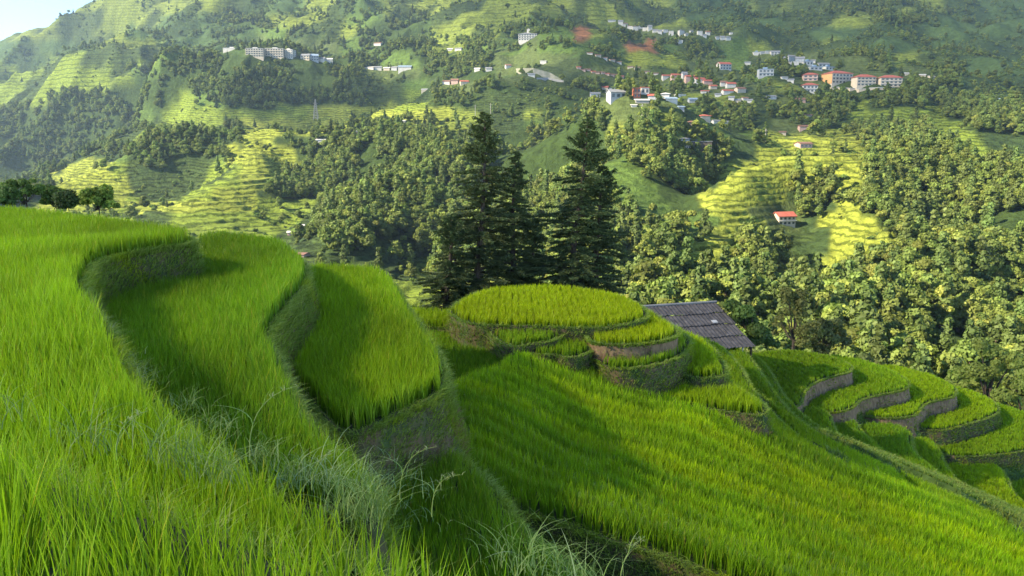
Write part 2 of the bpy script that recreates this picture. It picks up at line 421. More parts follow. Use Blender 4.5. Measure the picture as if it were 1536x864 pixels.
# terrace the height itself where fields are
tstep = 2.6
zz = GZ + fbm(GX / 60, GD / 60, 8, 2) * 3
fr = zz / tstep - np.floor(zz / tstep)
GZ = GZ + (np.clip((fr - 0.75) / 0.25, 0, 1) - fr) * tstep * 0.8 * cc[..., 3]
idx = np.arange(NU * NV).reshape(NU, NV)
F_ = np.stack([idx[:-1, :-1], idx[1:, :-1], idx[1:, 1:], idx[:-1, 1:]], -1).reshape(-1, 4)
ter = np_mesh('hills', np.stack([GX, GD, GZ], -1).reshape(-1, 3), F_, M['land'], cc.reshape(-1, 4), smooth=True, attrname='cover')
tag(ter, 'green terraced and wooded mountainside filling the distance', 'hills', kind='structure')
QG = GZ / GD
RUN = np.maximum.accumulate(QG, axis=1)
def ter_z(x, y):
    y = np.asarray(y, float); u = np.asarray(x, float) / y
    return bil(GZ, (u - U0) / (U1 - U0) * (NU - 1), (np.log(y) - V0) / (V1 - V0) * (NV - 1))
def hit(px, py, dmin=0):
    """ground point of the far hills seen at a photo pixel"""
    a, y, z = dirpx(px, py); u = a / y; q = z / y
    iu = int(np.clip(round((u - U0) / (U1 - U0) * (NU - 1)), 0, NU - 1))
    col = QG[iu]; ok = (col >= q) & (np.exp(gv) >= dmin)
    j = int(np.argmax(ok)) if ok.any() else NV - 60
    D = math.exp(gv[j])
    return np.array([u * D, D, ter_z(u * D, D)])
# ------------------------------------------------------------------ near hillside: rice terraces
def smooth_loop(p, step):
    """closed Catmull-Rom through p (n,2), resampled"""
    n = len(p); out = []
    for i in range(n):
        p0, p1, p2, p3 = p[i - 1], p[i], p[(i + 1) % n], p[(i + 2) % n]
        m = max(2, int(np.linalg.norm(p2 - p1) / step))
        m = min(m, 40)
        for k in range(m):
            t = k / m
            # centripetal-like tamed tangents
            t1 = (p2 - p0) * 0.5; t2 = (p3 - p1) * 0.5
            L = np.linalg.norm(p2 - p1) + 1e-9
            for tt in (t1, t2):
                l = np.linalg.norm(tt)
                if l > L: tt *= L / l
            out.append((2 * t ** 3 - 3 * t ** 2 + 1) * p1 + (t ** 3 - 2 * t * t + t) * t1 + (-2 * t ** 3 + 3 * t * t) * p2 + (t ** 3 - t * t) * t2)
    return np.array(out)

def area2(p): return 0.5 * np.sum(p[:, 0] * np.roll(p[:, 1], -1) - np.roll(p[:, 0], -1) * p[:, 1])

def offset(p, d):
    if area2(p) < 0: p = p[::-1]
    t = np.roll(p, -2, 0) - np.roll(p, 2, 0)
    t /= np.linalg.norm(t, axis=1)[:, None] + 1e-9
    nrm = np.stack([t[:, 1], -t[:, 0]], 1)
    return p + nrm * (np.asarray(d)[:, None] if np.ndim(d) else d), nrm, p

def inpoly(x, y, P):
    x0, y0, x1, y1 = P[:, 0].min(), P[:, 1].min(), P[:, 0].max(), P[:, 1].max()
    res = np.zeros(len(x), bool)
    m = (x >= x0) & (x <= x1) & (y >= y0) & (y <= y1)
    if not m.any(): return res
    xx, yy = x[m], y[m]; c = np.zeros(len(xx), bool)
    Px, Py = P[:, 0], P[:, 1]; Qx, Qy = np.roll(Px, -1), np.roll(Py, -1)
    for i in range(len(P)):
        if Py[i] == Qy[i]: continue
        k = ((Py[i] > yy) != (Qy[i] > yy)) & (xx < (Qx[i] - Px[i]) * (yy - Py[i]) / (Qy[i] - Py[i]) + Px[i])
        c ^= k
    res[m] = c
    return res

def dist_poly(x, y, P):
    d = np.full(x.shape, 1e9)
    A = P; B = np.roll(P, -1, 0)
    for a, b in zip(A, B):
        ab = b - a; l = ab @ ab + 1e-9
        t = np.clip(((x - a[0]) * ab[0] + (y - a[1]) * ab[1]) / l, 0, 1)
        d = np.minimum(d, (x - a[0] - t * ab[0]) ** 2 + (y - a[1] - t * ab[1]) ** 2)
    return np.sqrt(d)

RICE_H = 0.5
G1 = (0.222, 0.385, 0.012); G2 = (0.285, 0.445, 0.010); G0 = (0.165, 0.32, 0.014)
YG = (0.37, 0.50, 0.007)
# name-ish zone, outline of the rice tops in the photograph, height of the rice tops (m below the lens), bank height, colour, soil on bank (0..1), rice height
TERR = []
def T(zone, pts, z, bank, colr, soil=0.2, rh=RICE_H, lean=0.45, bund=0.2, g=False):
    # g: the outline is where the plants meet the earth, not their tips
    TERR.append(dict(zone=zone, pts=pts, z=z, bank=bank, col=colr, soil=soil, rh=rh, lean=lean, bund=bund, g=g))
# standing terrace under the camera
T('near', [(-260, 590), (0, 622), (80, 650), (170, 668), (260, 690), (350, 720), (450, 745), (540, 770), (620, 775), (700, 800), (780, 826), (850, 850), (900, 880), (960, 930), (1000, 1500), (-900, 1500)], -1.2, 0.9, G1, 0.1, 0.46)
T('left', [(-700, 312), (-200, 322), (0, 326), (100, 335), (200, 349), (255, 358), (280, 362), (277, 368), (240, 374), (180, 384), (140, 396), (124, 410), (113, 436), (108, 462), (128, 478), (150, 508), (188, 540, 1), (245, 582, 1), (330, 638, 1), (420, 696, 1), (520, 752, 1), (610, 800, 1), (500, 900), (-700, 900)], -2.0, 1.0, G1, 0.25, 0.52, .3, g=True, bund=.08)
T('second', [(150, 420), (230, 385), (310, 385), (300, 366), (335, 362), (380, 366), (422, 377), (446, 396), (455, 416), (446, 438), (423, 465), (402, 492), (390, 517), (404, 545), (448, 592, 1), (495, 632, 1), (532, 662, 1), (552, 690, 1), (548, 712, 1), (560, 760), (400, 760), (200, 600), (110, 480)], -3.05, 1.2, G0, 0.55, 0.52, .3, g=True, bund=.08)
T('third', [(470, 411), (520, 411), (563, 417), (586, 434), (599, 460), (624, 498), (645, 532), (658, 565), (653, 590), (625, 607), (590, 622), (552, 640), (520, 650), (470, 600), (420, 540), (430, 470)], -4.25, 1.3, G1, 0.5, 0.52, .32, g=True, bund=.1)
T('fourth', [(560, 668), (605, 645), (640, 640), (672, 655), (700, 680), (728, 705), (752, 745), (800, 790), (860, 830), (930, 900), (700, 1000), (500, 800)], -5.5, 0.8, G0, 0.15)
# long contour strips of the broad slope
LL = [(560, 640), (650, 640), (722, 685), (765, 712), (845, 737), (895, 760), (1024, 793), (1150, 832), (1300, 885), (1500, 960)]
LU = [(800, 510), (860, 534), (925, 566), (1000, 590), (1090, 598), (1150, 632), (1260, 684), (1350, 722), (1430, 752), (1545, 795), (1700, 850)]
def resamp(L, n):
    L = np.array(L, float); s = np.concatenate([[0], np.cumsum(np.linalg.norm(np.diff(L, axis=0), axis=1))]); t = np.linspace(0, s[-1], n)
    return np.stack([np.interp(t, s, L[:, 0]), np.interp(t, s, L[:, 1])], 1)
NB = 11
A_, B_ = resamp(LL, 14), resamp(LU, 14)
ZA = np.interp(np.arange(14), [0, 13], [-6.0, -6.6]); ZB = np.interp(np.arange(14), [0, 2, 5, 9, 13], [-7.8, -8.5, -10.3, -12.2, -12.6])
tints = [G0, G1, G2, G1, G2, G1, YG, G2, G2, YG, G2, G1]
for k in range(1, NB + 1):
    t = k / NB; t0 = max(0, (k - 1.9) / NB)
    wob = lambda tt: np.stack([np.zeros(14), 5 * np.sin(np.arange(14) * 0.9 + tt * 9) * (0 if tt > .99 else 1)], 1)
    far = A_ * (1 - t) + B_ * t + wob(t); nearl = A_ * (1 - t0) + B_ * t0 + wob(t0) + np.array([0, 14])
    zf_ = ZA * (1 - t) + ZB * t
    T('slope', [tuple(q) for q in far] + [tuple(q) for q in nearl[::-1]], list(zf_) + list(zf_[::-1] * 1.0), 0.55 if k < NB else 1.1, tints[k], 0.1, 0.46, 0.3, 0.1)
# between the third terrace and the knoll
T('saddle', [(608, 456), (650, 457), (690, 459), (708, 470), (706, 478), (660, 476), (618, 474), (600, 470)], -7.7, 0.35, G2, 0.1, bund=0.1)
T('saddle', [(560, 470), (618, 478), (660, 478), (702, 480), (730, 494), (768, 512), (778, 540), (788, 565), (815, 585), (850, 612), (800, 640), (745, 640), (690, 620), (600, 560)], -8.15, 0.6, G0, 0.1, bund=0.12)
T('saddle', [(785, 522), (812, 524), (836, 545), (858, 575), (880, 600), (850, 606), (815, 586), (795, 562)], -8.6, 0.8, G2, 0.4)
# knoll and its rings
T('knoll', [(682, 456), (700, 440), (735, 428), (790, 424), (850, 424), (900, 430), (938, 441), (958, 452), (964, 462), (952, 468), (905, 477), (850, 477), (790, 475), (740, 474), (708, 471), (690, 463)], -7.0, 0.45, YG, 0.6, 0.4, 0.2)
T('ring', [(900, 450), (955, 465), (985, 482), (1003, 494), (1008, 503), (993, 510), (955, 516), (905, 516), (893, 513), (885, 495), (850, 480)], -7.35, 0.8, YG, 0.95, 0.4, 0.2, g=True)
T('ring', [(742, 500), (760, 494), (800, 494), (832, 500), (834, 506), (815, 513), (790, 516), (772, 520), (756, 512)], -7.35, 0.4, G1, 0.4, 0.38, 0.2, g=True)
T('ring', [(795, 524), (820, 516), (870, 518), (878, 524), (872, 531), (850, 536), (836, 531), (812, 533)], -7.68, 0.5, G1, 0.6, 0.38, 0.2, g=True)
T('ring', [(1000, 495), (1020, 505), (1027, 518), (1014, 533), (985, 545), (940, 552), (914, 550), (902, 541), (880, 538), (862, 530), (890, 512), (950, 505)], -8.0, 0.75, G1, 0.5, 0.4, 0.25, g=True)
T('ring', [(1010, 500), (1045, 512), (1062, 526), (1077, 548), (1079, 562), (1058, 566), (1038, 564), (1010, 548), (990, 520)], -8.8, 0.8, G2, 0.4, 0.42, g=True)
T('ring', [(935, 566), (960, 560), (1000, 566), (1040, 574), (1080, 575), (1110, 592), (1140, 620), (1060, 612), (990, 600), (950, 585)], -9.3, 0.6, G2, 0.3, g=True)
# strips beyond the knoll, dropping to the right
T('beyond', [(1040, 500), (1072, 508), (1092, 525), (1108, 545), (1128, 580), (1165, 620), (1210, 655), (1280, 695), (1240, 700), (1100, 620), (1060, 540)], -13.6, 1.6, G1, 0.2)
T('beyond', [(1060, 505), (1100, 515), (1122, 530), (1140, 555), (1165, 590), (1200, 625), (1270, 668), (1350, 712), (1440, 755), (1350, 745), (1200, 680), (1100, 580)], -16.6, 1.8, G1, 0.2)
T('beyond', [(1095, 520), (1130, 528), (1150, 548), (1172, 585), (1205, 618), (1260, 655), (1340, 705), (1440, 755), (1530, 800), (1400, 760), (1220, 660), (1130, 570)], -19.0, 2.0, G0, 0.2)
T('beyond', [(1104, 600), (1150, 637), (1230, 684), (1300, 714), (1400, 750), (1500, 788), (1500, 778), (1400, 738), (1300, 697), (1230, 664), (1165, 625), (1122, 594)],
  [-11.6, -12.2, -13.0, -14.0, -15.8, -17.3, -18.0, -16.3, -14.8, -13.8, -13.1, -12.3], .6, G2, 0.2, bund=.12)
T('beyond', [(1122, 596), (1165, 628), (1230, 668), (1300, 702), (1400, 742), (1500, 782), (1500, 768), (1400, 724), (1300, 680), (1230, 645), (1175, 608), (1135, 580)],
  [-12.9, -13.7, -14.4, -15.4, -16.9, -18.6, -19.6, -17.8, -16.1, -15.1, -14.4, -13.5], .6, G1, 0.2, bund=.12)
# the terraced nose at the right
T('nose', [(1118, 532), (1150, 524), (1190, 522), (1235, 528), (1264, 537), (1275, 547), (1266, 553), (1238, 560), (1214, 570), (1202, 583), (1198, 597), (1188, 603), (1172, 596), (1152, 575), (1130, 550)], -20.5, 1.3, G1, 0.75, 0.4, 0.3)
T('nose', [(1240, 530), (1290, 537), (1330, 550), (1354, 563), (1360, 573), (1345, 580), (1312, 586), (1286, 594), (1274, 605), (1250, 611), (1222, 607), (1206, 600), (1190, 590), (1200, 560)], -21.9, 1.4, G1, 0.7, 0.4, 0.3)
T('nose', [(1330, 545), (1380, 555), (1412, 566), (1430, 579), (1425, 589), (1390, 597), (1376, 607), (1366, 617), (1330, 620), (1298, 616), (1288, 607), (1270, 600), (1300, 570)], -23.3, 1.5, G2, 0.9, 0.4, 0.3)
T('nose', [(1420, 576), (1465, 586), (1490, 600), (1494, 611), (1478, 620), (1440, 631), (1408, 638), (1384, 636), (1366, 630), (1350, 610), (1390, 590)], -24.7, 1.6, G2, 0.5, 0.4, 0.3)
T('nose', [(1480, 600), (1530, 613), (1600, 632), (1680, 645), (1640, 655), (1540, 668), (1480, 676), (1430, 677), (1410, 670), (1400, 655), (1430, 630)], -26.2, 1.5, G1, 0.6, 0.4, 0.3)
T('nose', [(1500, 672), (1600, 655), (1750, 660), (1700, 700), (1560, 695), (1515, 690), (1490, 684)], -27.8, 1.4, G1, 0.6, 0.4, 0.3)
T('fall', [(1206, 604), (1236, 610), (1243, 622), (1250, 640), (1262, 652), (1220, 632), (1205, 615)], -21.3, 1.2, G1, 0.3)
T('fall', [(1252, 628), (1275, 622), (1290, 640), (1320, 668), (1370, 705), (1440, 745), (1360, 715), (1280, 665), (1250, 640)], -22.9, 1.2, G0, 0.3)
T('fall', [(1288, 636), (1310, 631), (1350, 634), (1362, 645), (1366, 668), (1392, 692), (1440, 728), (1500, 765), (1560, 800), (1450, 760), (1340, 700), (1290, 655)], -23.5, 1.3, G0, 0.3)
T('fall', [(1370, 655), (1392, 654), (1405, 668), (1415, 690), (1440, 720), (1480, 750), (1540, 785), (1450, 740), (1395, 700), (1368, 670)], -25.2, 1.2, G1, 0.3)
T('fall', [(1415, 692), (1450, 687), (1490, 692), (1506, 708), (1516, 730), (1550, 760), (1640, 820), (1560, 800), (1480, 755), (1430, 715)], -26.9, 1.2, G2, 0.3)
T('fall', [(1515, 725), (1560, 715), (1650, 740), (1700, 800), (1600, 780), (1540, 755)], -28.3, 1.2, G1, 0.3)

for t in TERR:
    tipf = np.array([len(p) > 2 for p in t['pts']]); pp = np.array([p[:2] for p in t['pts']], float)
    if np.ndim(t['z']) == 0:
        zp = t['z'] - (t['rh'] if t['g'] else 0)
        W = on_plane(pp[:, 0], pp[:, 1], zp)[:, :2]; W[tipf] = on_plane(pp[tipf, 0], pp[tipf, 1], t['z'])[:, :2]; t['pl'] = (0.0, 0.0, t['z'])
    else:
        zs = np.array(t['z'], float); a, y, z = dirpx(pp[:, 0], pp[:, 1]); tt = zs / z
        X3 = np.stack([a * tt, y * tt, np.ones(len(tt))], 1)
        k = np.linalg.lstsq(X3, zs, rcond=None)[0]; t['pl'] = tuple(k)
        tt = k[2] / (z - k[0] * a - k[1] * y); W = np.stack([a * tt, y * tt], 1); t['z'] = float(zs.mean())
    Dm = np.median(W[:, 1]); t['D'] = Dm
    step = max(0.12, 0.012 * Dm)
    P = smooth_loop(W, step)
    if area2(P) < 0: P = P[::-1]
    t['P'] = P
    g, nrm, _ = offset(P, t['bund']); t['G'] = g; t['nrm'] = nrm
    t['toe'] = offset(P, t['bund'] + t['bank'] * t['lean'])[0]
    t['zf'] = (lambda pl, rh: (lambda x, y: pl[0] * x + pl[1] * y + pl[2] - rh))(t['pl'], t['rh'])

# earth under everything
bx = np.linspace(-75, 85, 330); by = np.linspace(-2, 132, 280)
BX, BY = np.meshgrid(bx, by, indexing='ij')
BZ = np.full(BX.shape, -75.0)
for t in TERR:
    Ps = t['P'][::max(1, len(t['P']) // 60)]
    d = dist_poly(BX.ravel(), BY.ravel(), Ps); ins = inpoly(BX.ravel(), BY.ravel(), Ps)
    d = np.where(ins, 0, d).reshape(BX.shape)
    BZ = np.maximum(BZ, t['zf'](BX, BY) - 0.55 - np.minimum((2.2 if t['zone'] == 'slope' else 1.3) * d, 3.2 + (1.5 if t['zone'] == 'slope' else 0.95 if t['zone'] == 'beyond' else 0.45) * np.maximum(d - (1.45 if t['zone'] == 'slope' else 2.5), 0)))
for t in TERR:
    i_ = inpoly(BX.ravel(), BY.ravel(), offset(t['P'], .45)[0]).reshape(BX.shape)
    BZ = np.where(i_, np.minimum(BZ, t['zf'](BX, BY) - .45), BZ)
BZ += (fbm(BX / 3, BY / 3, 4, 3) - 0.5) * 0.5 * sm(20, 60, BY)
def base_z(x, y):
    x = np.atleast_1d(np.asarray(x, float)); y = np.atleast_1d(np.asarray(y, float))
    return bil(BZ, (x - bx[0]) / (bx[-1] - bx[0]) * 329, (y - by[0]) / (by[-1] - by[0]) * 279)
ii = np.arange(BX.size).reshape(BX.shape)
Fb = np.stack([ii[:-1, :-1], ii[1:, :-1], ii[1:, 1:], ii[:-1, 1:]], -1).reshape(-1, 4)
hs_ = np_mesh('ground', np.stack([BX, BY, BZ], -1).reshape(-1, 3), Fb, M['hill_turf'], smooth=True)
tag(hs_, 'grassy earth of the near hillside under and between the terraces', 'hillside', kind='structure')

ZLAB = {'near': ('near terrace earth under the closest rice', 'tall bright rice in the closest field at the bottom left'),
        'left': ('earth of the large left terrace', 'rice on the large upper left terrace'),
        'second': ('earth of the second terrace from the left with a grassy bank', 'darker rice on the tongue-shaped second terrace'),
        'third': ('earth of the third terrace with a high grass bank', 'rice on the rounded third terrace'),
        'fourth': ('earth of the low field below the high grass bank', 'dark rice in the hollow below the high grass bank'),
        'slope': ('earth of the long narrow contour strips', 'rice in long rippling strips across the broad slope'),
        'saddle': ('earth of the dip before the round knoll', 'rice in the dip before the round knoll'),
        'knoll': ('earth of the round knoll with a brown bank', 'yellow-green rice on top of the round knoll'),
        'ring': ('earth of the curved steps around the knoll', 'rice on the curved steps around the knoll'),
        'beyond': ('earth of the strips falling away behind the knoll', 'rice on the strips falling away behind the knoll'),
        'nose': ('earth of the stepped terraces at the right', 'rice on the stepped curved terraces at the right'),
        'fall': ('earth of the small fields below the right terraces', 'rice on small fields below the right terraces')}

def mean_density(D): return np.where(D < 12, np.minimum(1150, 6500 / np.maximum(D, 1)), 11500 / np.maximum(D, 1))

def make_blades(P, H, Wd, yaw, la, lean, cb, ct, segs, droop=0.0):
    n = len(P); V = np.zeros((n, 2 * segs + 1, 3), np.float32); Cc = np.zeros((n, 2 * segs + 1, 3), np.float32)
    sx, sy = np.cos(yaw), np.sin(yaw); lx, ly = np.cos(la), np.sin(la)
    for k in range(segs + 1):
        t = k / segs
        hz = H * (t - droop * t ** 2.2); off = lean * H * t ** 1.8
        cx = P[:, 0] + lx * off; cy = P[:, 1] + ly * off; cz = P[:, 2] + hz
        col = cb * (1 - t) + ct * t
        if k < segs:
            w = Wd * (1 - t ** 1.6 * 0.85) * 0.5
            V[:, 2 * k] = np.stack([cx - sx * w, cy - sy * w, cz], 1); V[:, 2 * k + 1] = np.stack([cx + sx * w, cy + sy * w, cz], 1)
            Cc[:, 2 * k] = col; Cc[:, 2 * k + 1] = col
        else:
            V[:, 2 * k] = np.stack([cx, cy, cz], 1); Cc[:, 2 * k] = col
    tri = []
    for k in range(segs - 1):
        a = 2 * k; tri += [(a, a + 1, a + 3), (a, a + 3, a + 2)]
    a = 2 * (segs - 1); tri.append((a, a + 1, a + 2))
    F = (np.arange(n)[:, None, None] * (2 * segs + 1) + np.array(tri)[None]).reshape(-1, 3)
    return V.reshape(-1, 3), F, Cc.reshape(-1, 3)

def join(parts):
    Vs, Fs, Cs, n = [], [], [], 0
    for V, F, c in parts:
        Vs.append(V); Fs.append(F + n); Cs.append(c); n += len(V)
    return np.concatenate(Vs), np.concatenate(Fs), np.concatenate(Cs)

rice = {}; bankgrass = {}
for ti, t in enumerate(TERR):
    P, G, nrm = t['P'], t['G'], t['nrm']
    n = len(P)
    # ---- earth: flat top, bund lip, sloping bank
    g2 = t['G']; zg = t['zf'](g2[:, 0], g2[:, 1])
    rings = []
    bnoise = lambda s, a: (vnoise(g2[:, 0] * 2.1 + 5 * s, g2[:, 1] * 2.1, s % 5) - 0.5) * a
    sc_ = min(1.0, t['bank'])
    rings.append((offset(P, 0.02)[0], zg - 0.02))
    rings.append((g2 - nrm * 0.04, zg + 0.06))
    rings.append((g2 + nrm * (0.03 + bnoise(1, 0.08))[:, None], zg - 0.05))
    for k, f in enumerate((0.25, 0.5, 0.75, 1.0)):
        rings.append((g2 + nrm * (f * t['bank'] * t['lean'] + bnoise(k, 0.22 * sc_))[:, None], zg - 0.06 - f * (t['bank'] + 0.5)))
    rings.append((g2 + nrm * (t['bank'] * t['lean'] + .35), zg - 2.1 - t['bank']))
    V = []; F = []; mats = []
    tess = tessellate_polygon([[Vector((p[0], p[1], 0)) for p in rings[0][0]]])
    for r_, z in rings: V += [(p[0], p[1], zz_) for p, zz_ in zip(r_, z)]
    for f in tess: F.append(tuple(f)); mats.append(0)
    for k in range(len(rings) - 1):
        for i in range(n):
            j = (i + 1) % n
            F.append((k * n + i, (k + 1) * n + i, (k + 1) * n + j, k * n + j)); mats.append(0 if k == 0 else 1)
    me = bpy.data.meshes.new('terrace'); me.from_pydata(V, [], F)
    me.materials.append(M['paddy_mud']); me.materials.append(M['bank_brown'] if t['soil'] > 0.65 else M['bank_soil'])
    me.polygons.foreach_set('material_index', mats)
    me.polygons.foreach_set('use_smooth', [False if m == 0 else True for m in mats])
    o = bpy.data.objects.new('terrace', me); COL.objects.link(o)
    tag(o, ZLAB[t['zone']][0], 'terrace', kind='structure')
    # ---- rice
    D0 = max(2.2, P[:, 1].min()); dm = float(mean_density(np.array([D0]))[0])
    x0, y0 = P.min(0); x1, y1 = P.max(0)
    y0 = max(y0, 1.4)
    # clip bbox to what a slightly shifted camera can see
    hillsz = max(0.16, 0.0065 * t['D'] + .08)
    ncl = int((x1 - x0) * (y1 - y0) * dm)
    ncl = min(ncl, 3000000)
    q = rng.random((ncl, 2)) * [x1 - x0, y1 - y0] + [x0, y0]
    keep = (rng.random(ncl) < mean_density(q[:, 1]) / dm)
    px, py, _ = proj(np.stack([q[:, 0], q[:, 1], t['zf'](q[:, 0], q[:, 1])], 1))
    keep &= (np.abs(px - 768) < 768 + 130) & (py < 864 + 160)
    q = q[keep]
    q = q[inpoly(q[:, 0], q[:, 1], P)]
    for u in TERR:
        if u is not t:
            q = q[~(inpoly(q[:, 0], q[:, 1], u['toe'][::max(1, len(u['toe']) // 120)]) & (u['zf'](q[:, 0], q[:, 1]) > t['zf'](q[:, 0], q[:, 1]) + (0.04 if t['zone'] == u['zone'] else 0.12)))]
    m = len(q)
    if m:
        # rice stands in hills (clumps)
        cell = hillsz
        cxy = np.floor(q / cell) + 0.5 + (np.stack([vnoise(np.floor(q[:, 0] / cell) * 3.1, np.floor(q[:, 1] / cell) * 2.7, 1), vnoise(np.floor(q[:, 0] / cell) * 2.3, np.floor(q[:, 1] / cell) * 3.7, 2)], 1) - 0.5) * 1.1
        cxy *= cell
        if t['D'] > 14: cxy = cxy + rng.normal(0, .35 * cell, cxy.shape)
        base = cxy + (q - cxy) * 0.55
        away = base - cxy
        la = np.arctan2(away[:, 1], away[:, 0]) + rng.normal(0, 0.6, m)
        Dq = base[:, 1]
        segs = 4 if t['zone'] == 'near' else (3 if t['D'] < 22 else 2)
        hh = t['rh'] * (0.74 + 0.30 * rng.random(m)) * (0.9 + 0.22 * fbm(base[:, 0] / 1.6, base[:, 1] / 1.6, 3, 2))
        clv = vnoise(cxy[:, 0] / cell * 1.37, cxy[:, 1] / cell * 1.91, 5)
        hh *= 0.86 + 0.26 * clv
        # soft swells across the field
        swell = fbm(base[:, 0] / (1.2 + 0.09 * t['D']), base[:, 1] / (2.0 + 0.25 * t['D']), 9, 3) - 0.5
        wd = 0.0075 * (np.maximum(Dq, 3) / 4) ** 0.85 * (0.7 + 0.6 * rng.random(m))
        wd = np.where(Dq > 11, wd * .85, wd * (1.45 - .6 * sm(5, 11, Dq)))
        z0 = t['zf'](base[:, 0], base[:, 1]) + swell * 0.24
        col = np.array(t['col'])[None] * (1 + 0.9 * swell[:, None]) * (0.78 + 0.44 * rng.random((m, 1)))
        if t['zone'] == 'slope':        # strip lips: taller plants; sunlit yellow edge and shaded inside painted into the colour
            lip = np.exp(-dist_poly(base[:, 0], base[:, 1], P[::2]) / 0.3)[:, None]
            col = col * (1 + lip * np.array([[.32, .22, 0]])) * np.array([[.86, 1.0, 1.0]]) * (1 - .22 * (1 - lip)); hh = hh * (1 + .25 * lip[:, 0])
        yel = (rng.random(m) < 0.06) * rng.random(m)
        col = col * (1 - yel[:, None]) + np.array([0.42, 0.42, 0.05]) * yel[:, None]
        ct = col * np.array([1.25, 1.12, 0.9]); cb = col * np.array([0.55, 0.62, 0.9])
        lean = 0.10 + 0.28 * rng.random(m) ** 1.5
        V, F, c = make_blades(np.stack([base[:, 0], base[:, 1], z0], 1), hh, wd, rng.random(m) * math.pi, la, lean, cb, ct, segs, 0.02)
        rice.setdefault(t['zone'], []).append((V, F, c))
    # ---- grass on the bund and the bank
    seg = np.linalg.norm(np.roll(G, -1, 0) - G, axis=1)
    Dg = max(2.0, t['D'])
    lin = min(1500, (13000 if t['D'] < 20 else 8000) / Dg) * (0.35 if t['zone'] == 'near' else 1.0) * (0.7 if t['soil'] > 0.65 else 1.0) * (0.7 + min(t['bank'], 2))
    cnt = rng.poisson(seg * lin)
    i0 = np.repeat(np.arange(n), cnt); m = len(i0)
    if m:
        fr_ = rng.random(m)[:, None]
        g = G[i0] * (1 - fr_) + np.roll(G, -1, 0)[i0] * fr_; nn = nrm[i0]
        s = rng.random(m); brown = t['soil'] > 0.65
        s = np.where(rng.random(m) < (0.75 if brown else 0.22), s * 0.08, s)
        if brown: s = np.where((s > .1) & (vnoise(g[:, 0] * 1.2, g[:, 1] * 1.2, 4) < 0.45), s * 0.1, s)
        pos = np.concatenate([g + nn * (s * t['bank'] * t['lean'])[:, None] + rng.normal(0, 0.05, (m, 2)), (t['zf'](g[:, 0], g[:, 1]) - s * (t['bank'] + 0.4) + 0.03)[:, None]], 1)
        px, py, _ = proj(pos)
        k = (np.abs(px - 768) < 900) & (py < 1000) & (pos[:, 1] > 1.2)
        for u in TERR:
            if u is not t and u['z'] > t['z'] - t['bank'] - 0.3:
                kk = inpoly(pos[:, 0], pos[:, 1], (u['G'] if u['z'] > t['z'] else u['P'])[::max(1, len(u['P']) // 120)])
                k &= ~(kk & (pos[:, 2] < u['zf'](pos[:, 0], pos[:, 1]) + 0.05))
        pos, nn, s = pos[k], nn[k], s[k]; m = len(pos)
        if m:
            la = np.arctan2(nn[:, 1], nn[:, 0]) + rng.normal(0, 0.9, m)
            hh = (0.10 + 0.15 * rng.random(m) ** 2 + .05 * rng.random(m)) * (1.0 if t['D'] < 25 else 1.15)
            wd = 0.006 * (np.maximum(pos[:, 1], 3) / 4) ** 0.9 * (0.7 + 0.6 * rng.random(m))
            rr = rng.random((m, 1)); pat = fbm(pos[:, 0] * 0.8, pos[:, 1] * 0.8 + pos[:, 2], 2, 3)[:, None]
            g_a = np.array([[0.20, 0.33, 0.03]]); g_b = np.array([[0.34, 0.42, 0.09]]); g_c = np.array([[0.34, 0.44, 0.02]])
            col = g_a * (1 - rr) + g_b * rr
            col = col * (1 - sm(.5, .75, pat)) + g_c * sm(.5, .75, pat)
            straw = rng.random((m, 1)) < (0.12 + 0.25 * t['soil']) * sm(0.2, 0.9, s)[:, None] * 1.6
            col = np.where(straw, np.array([[0.30, 0.22, 0.10]]), col)
            V, F, c = make_blades(pos, hh, wd, rng.random(m) * math.pi, la, 0.5 + 0.7 * rng.random(m), col * 0.7, col * 1.1, 2 if t['D'] > 8 else 3, 0.45)
            bankgrass.setdefault(t['zone'], []).append((V, F, c))
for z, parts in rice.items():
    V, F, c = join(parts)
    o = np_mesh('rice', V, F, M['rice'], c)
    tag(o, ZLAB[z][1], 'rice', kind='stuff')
for z, parts in bankgrass.items():
    V, F, c = join(parts)
    o = np_mesh('bank_grass', V, F, M['weed'], c)
    tag(o, 'short wild grass hanging over the banks: ' + ZLAB[z][0].replace('earth of ', ''), 'grass', kind='stuff')
# rough grass over the open earth
ng_ = 800000
gxy = np.stack([rng.uniform(-20, 75, ng_), 8 + 95 * rng.random(ng_) ** 1.4], 1)
ppx, ppy, _ = proj(np.stack([gxy[:, 0], gxy[:, 1], base_z(gxy[:, 0], gxy[:, 1])], 1))
gxy = gxy[(np.abs(ppx - 768) < 860) & (ppy < 960) & (ppy > 330)]
ok = np.ones(len(gxy), bool)
bz_ = base_z(gxy[:, 0], gxy[:, 1])
for t in TERR: ok &= ~(inpoly(gxy[:, 0], gxy[:, 1], t['G'][::max(1, len(t['G']) // 80)]) & (t['zf'](gxy[:, 0], gxy[:, 1]) > bz_ - .1))
gxy = gxy[ok]; m = len(gxy); gz_ = base_z(gxy[:, 0], gxy[:, 1])
pt = fbm(gxy[:, 0] * .5, gxy[:, 1] * .5, 3, 3)[:, None]; rr = rng.random((m, 1))
col = np.array([[.13, .24, .02]]) * (1 - rr) + np.array([[.24, .32, .06]]) * rr
col = np.where(pt > .58, col * np.array([[1.2, 1.0, 1.1]]), col)
V, F, c = make_blades(np.concatenate([gxy, gz_[:, None]], 1), rng.uniform(.2, .5, m), .007 * (gxy[:, 1] / 4) ** .9 * rng.uniform(.7, 1.3, m), rng.random(m) * math.pi, rng.uniform(0, 6.28, m), rng.uniform(.3, 1, m), col * .7, col * 1.1, 2, .4)
